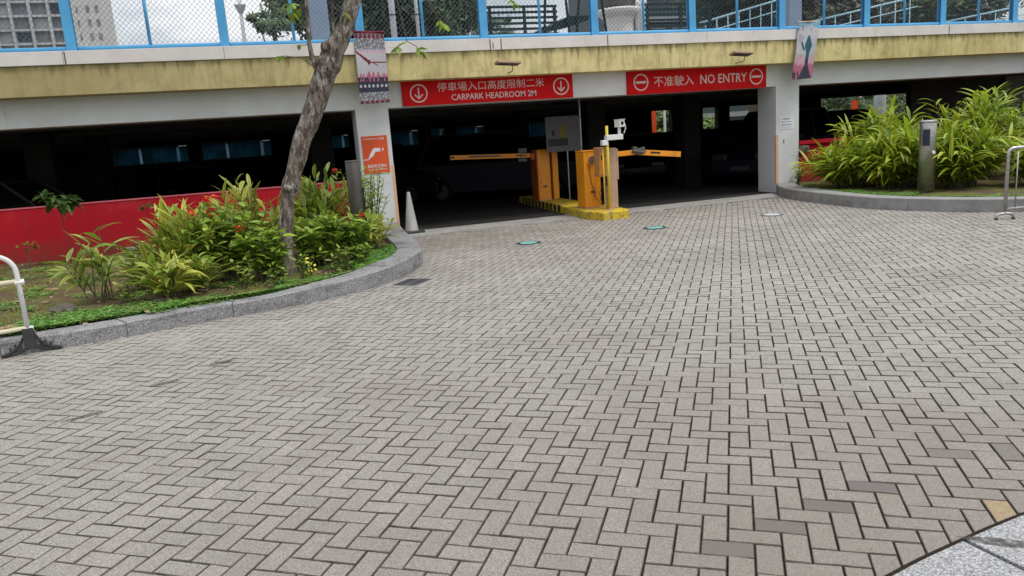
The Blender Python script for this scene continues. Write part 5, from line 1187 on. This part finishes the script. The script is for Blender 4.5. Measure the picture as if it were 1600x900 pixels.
for x, y, r, mn, lab in ((20, 35, 1.5, 'crown_light', 'light green bush seen through the first back opening'), (22.7, 36, .95, 'crown_light', 'light green bush seen through the narrow back openings'), (31.5, 37, 2.6, 'crown', 'dark bush seen through the left of the wide opening'), (35.5, 39, 2.6, 'crown_light', 'light green bush seen through the middle of the wide opening'), (40, 40, 2.6, 'crown', 'dark bush seen through the right of the wide opening')):
    tree(lab, x, y, 3.2, r, mn, 70, .3, 1.9 if r > 1 else 1.2, .8, 'bush', GB)
b = MB(); b.box(17.5, 17.92, 32.5, 32.6, 0, 2.6); tag(b.build('red_hoarding', 'orange_sign', origin=(18.5, 32.5, 0)), 'red board seen through the back opening of the car park', 'hoarding')
b = MB(); b.tube([(18.65, 33, 0), (18.65, 33, 3.2)], .06, 10); tag(b.build('white_post', 'white_plastic', origin=(19.0, 33, 0)), 'white post seen through the first back opening', 'post')
b = MB(); b.tube([(31.2, 32.5, 0), (31.2, 32.5, 4)], .3, 16); tag(b.build('round_column', 'lamp_grey', origin=(31.2, 32.5, 0)), 'pale round column seen through the wide back opening', 'column')
t = thing('orange_notice', 'small orange sign on a post seen through the wide back opening', 'sign', (30, 33, 0))
b = MB(); b.box(29.85, 30.25, 33, 33.04, 1.75, 2.35); b.build('panel', 'orange_sign', t); b = MB(); b.tube([(30.05, 33.06, 0), (30.05, 33.06, 2.3)], .03, 8); b.build('post', 'lamp_grey', t)

tw_ = thing('apartment_tower', 'tall grey balcony tower block at the upper left', 'building', (-60, 200, 0))
b = MB(); b.box(-95, -38.4, 200, 225, 0, 78); b.build('wall', 'tower', tw_)
b = MB()
for k in range(26): b.box(-95, -38.2, 198.9, 199.99, k*3, k*3+.45)
b.build('balcony_slab', 'tower', tw_)
px_ = [-95+3.77*k for k in range(16)]
for k, x in enumerate(px_):
    w_ = .75 if k % 4 == 3 else .28
    b = MB(); b.box(x-w_, x+w_, 198.6, 199.99, 0, 78); b.build('pier', 'tower_white' if k % 4 == 3 else 'tower', tw_)
for ix in range(8, 15):
    for k in range(8, 15):
        x = px_[ix]+1.88; b = MB(); b.box(x-1.5, x+1.5, 199.9, 199.96, k*3+.8, k*3+2.8); b.build('window', ('tower_dark', 'tower', 'building_dark', 'tower_dark')[(ix*7+k*5+ix*k) % 4], tw_)
t2 = thing('slim_tower', 'slim pale tower with small windows beside the balcony tower', 'building', (-35, 200, 0))
b = MB(); b.box(-38.1, -31.6, 198.5, 215, 0, 80); b.build('wall', 'tower_white', t2)
for k in range(8, 18):
    for x in (-34.2, -32.4):
        b = MB(); b.box(x-.35, x+.35, 198.4, 198.49, k*3+.7, k*3+2.2); b.build('window', 'tower_dark', t2)
    b = MB(); b.box(-36.6, -36.2, 198.4, 198.49, k*3+.7, k*3+2.0); b.build('window', 'tower_dark', t2)
t3 = thing('dark_building', 'dark low rise building with grey bands behind the second bench', 'building', (36, 56, 0))
b = MB(); b.box(29.5, 47, 56, 70, 0, 17); b.build('wall', 'building_dark', t3)
for k in range(6):
    b = MB(); b.box(29.4, 47.1, 55.6, 55.99, 2.2+k*2.6, 2.6+k*2.6); b.build('band', 'building_band', t3)
for k in range(9):
    b = MB(); x = 30.6+k*1.95; b.box(x, x+1.3, 55.9, 55.97, 8.2, 9.6); b.build('window', 'tower_dark', t3)
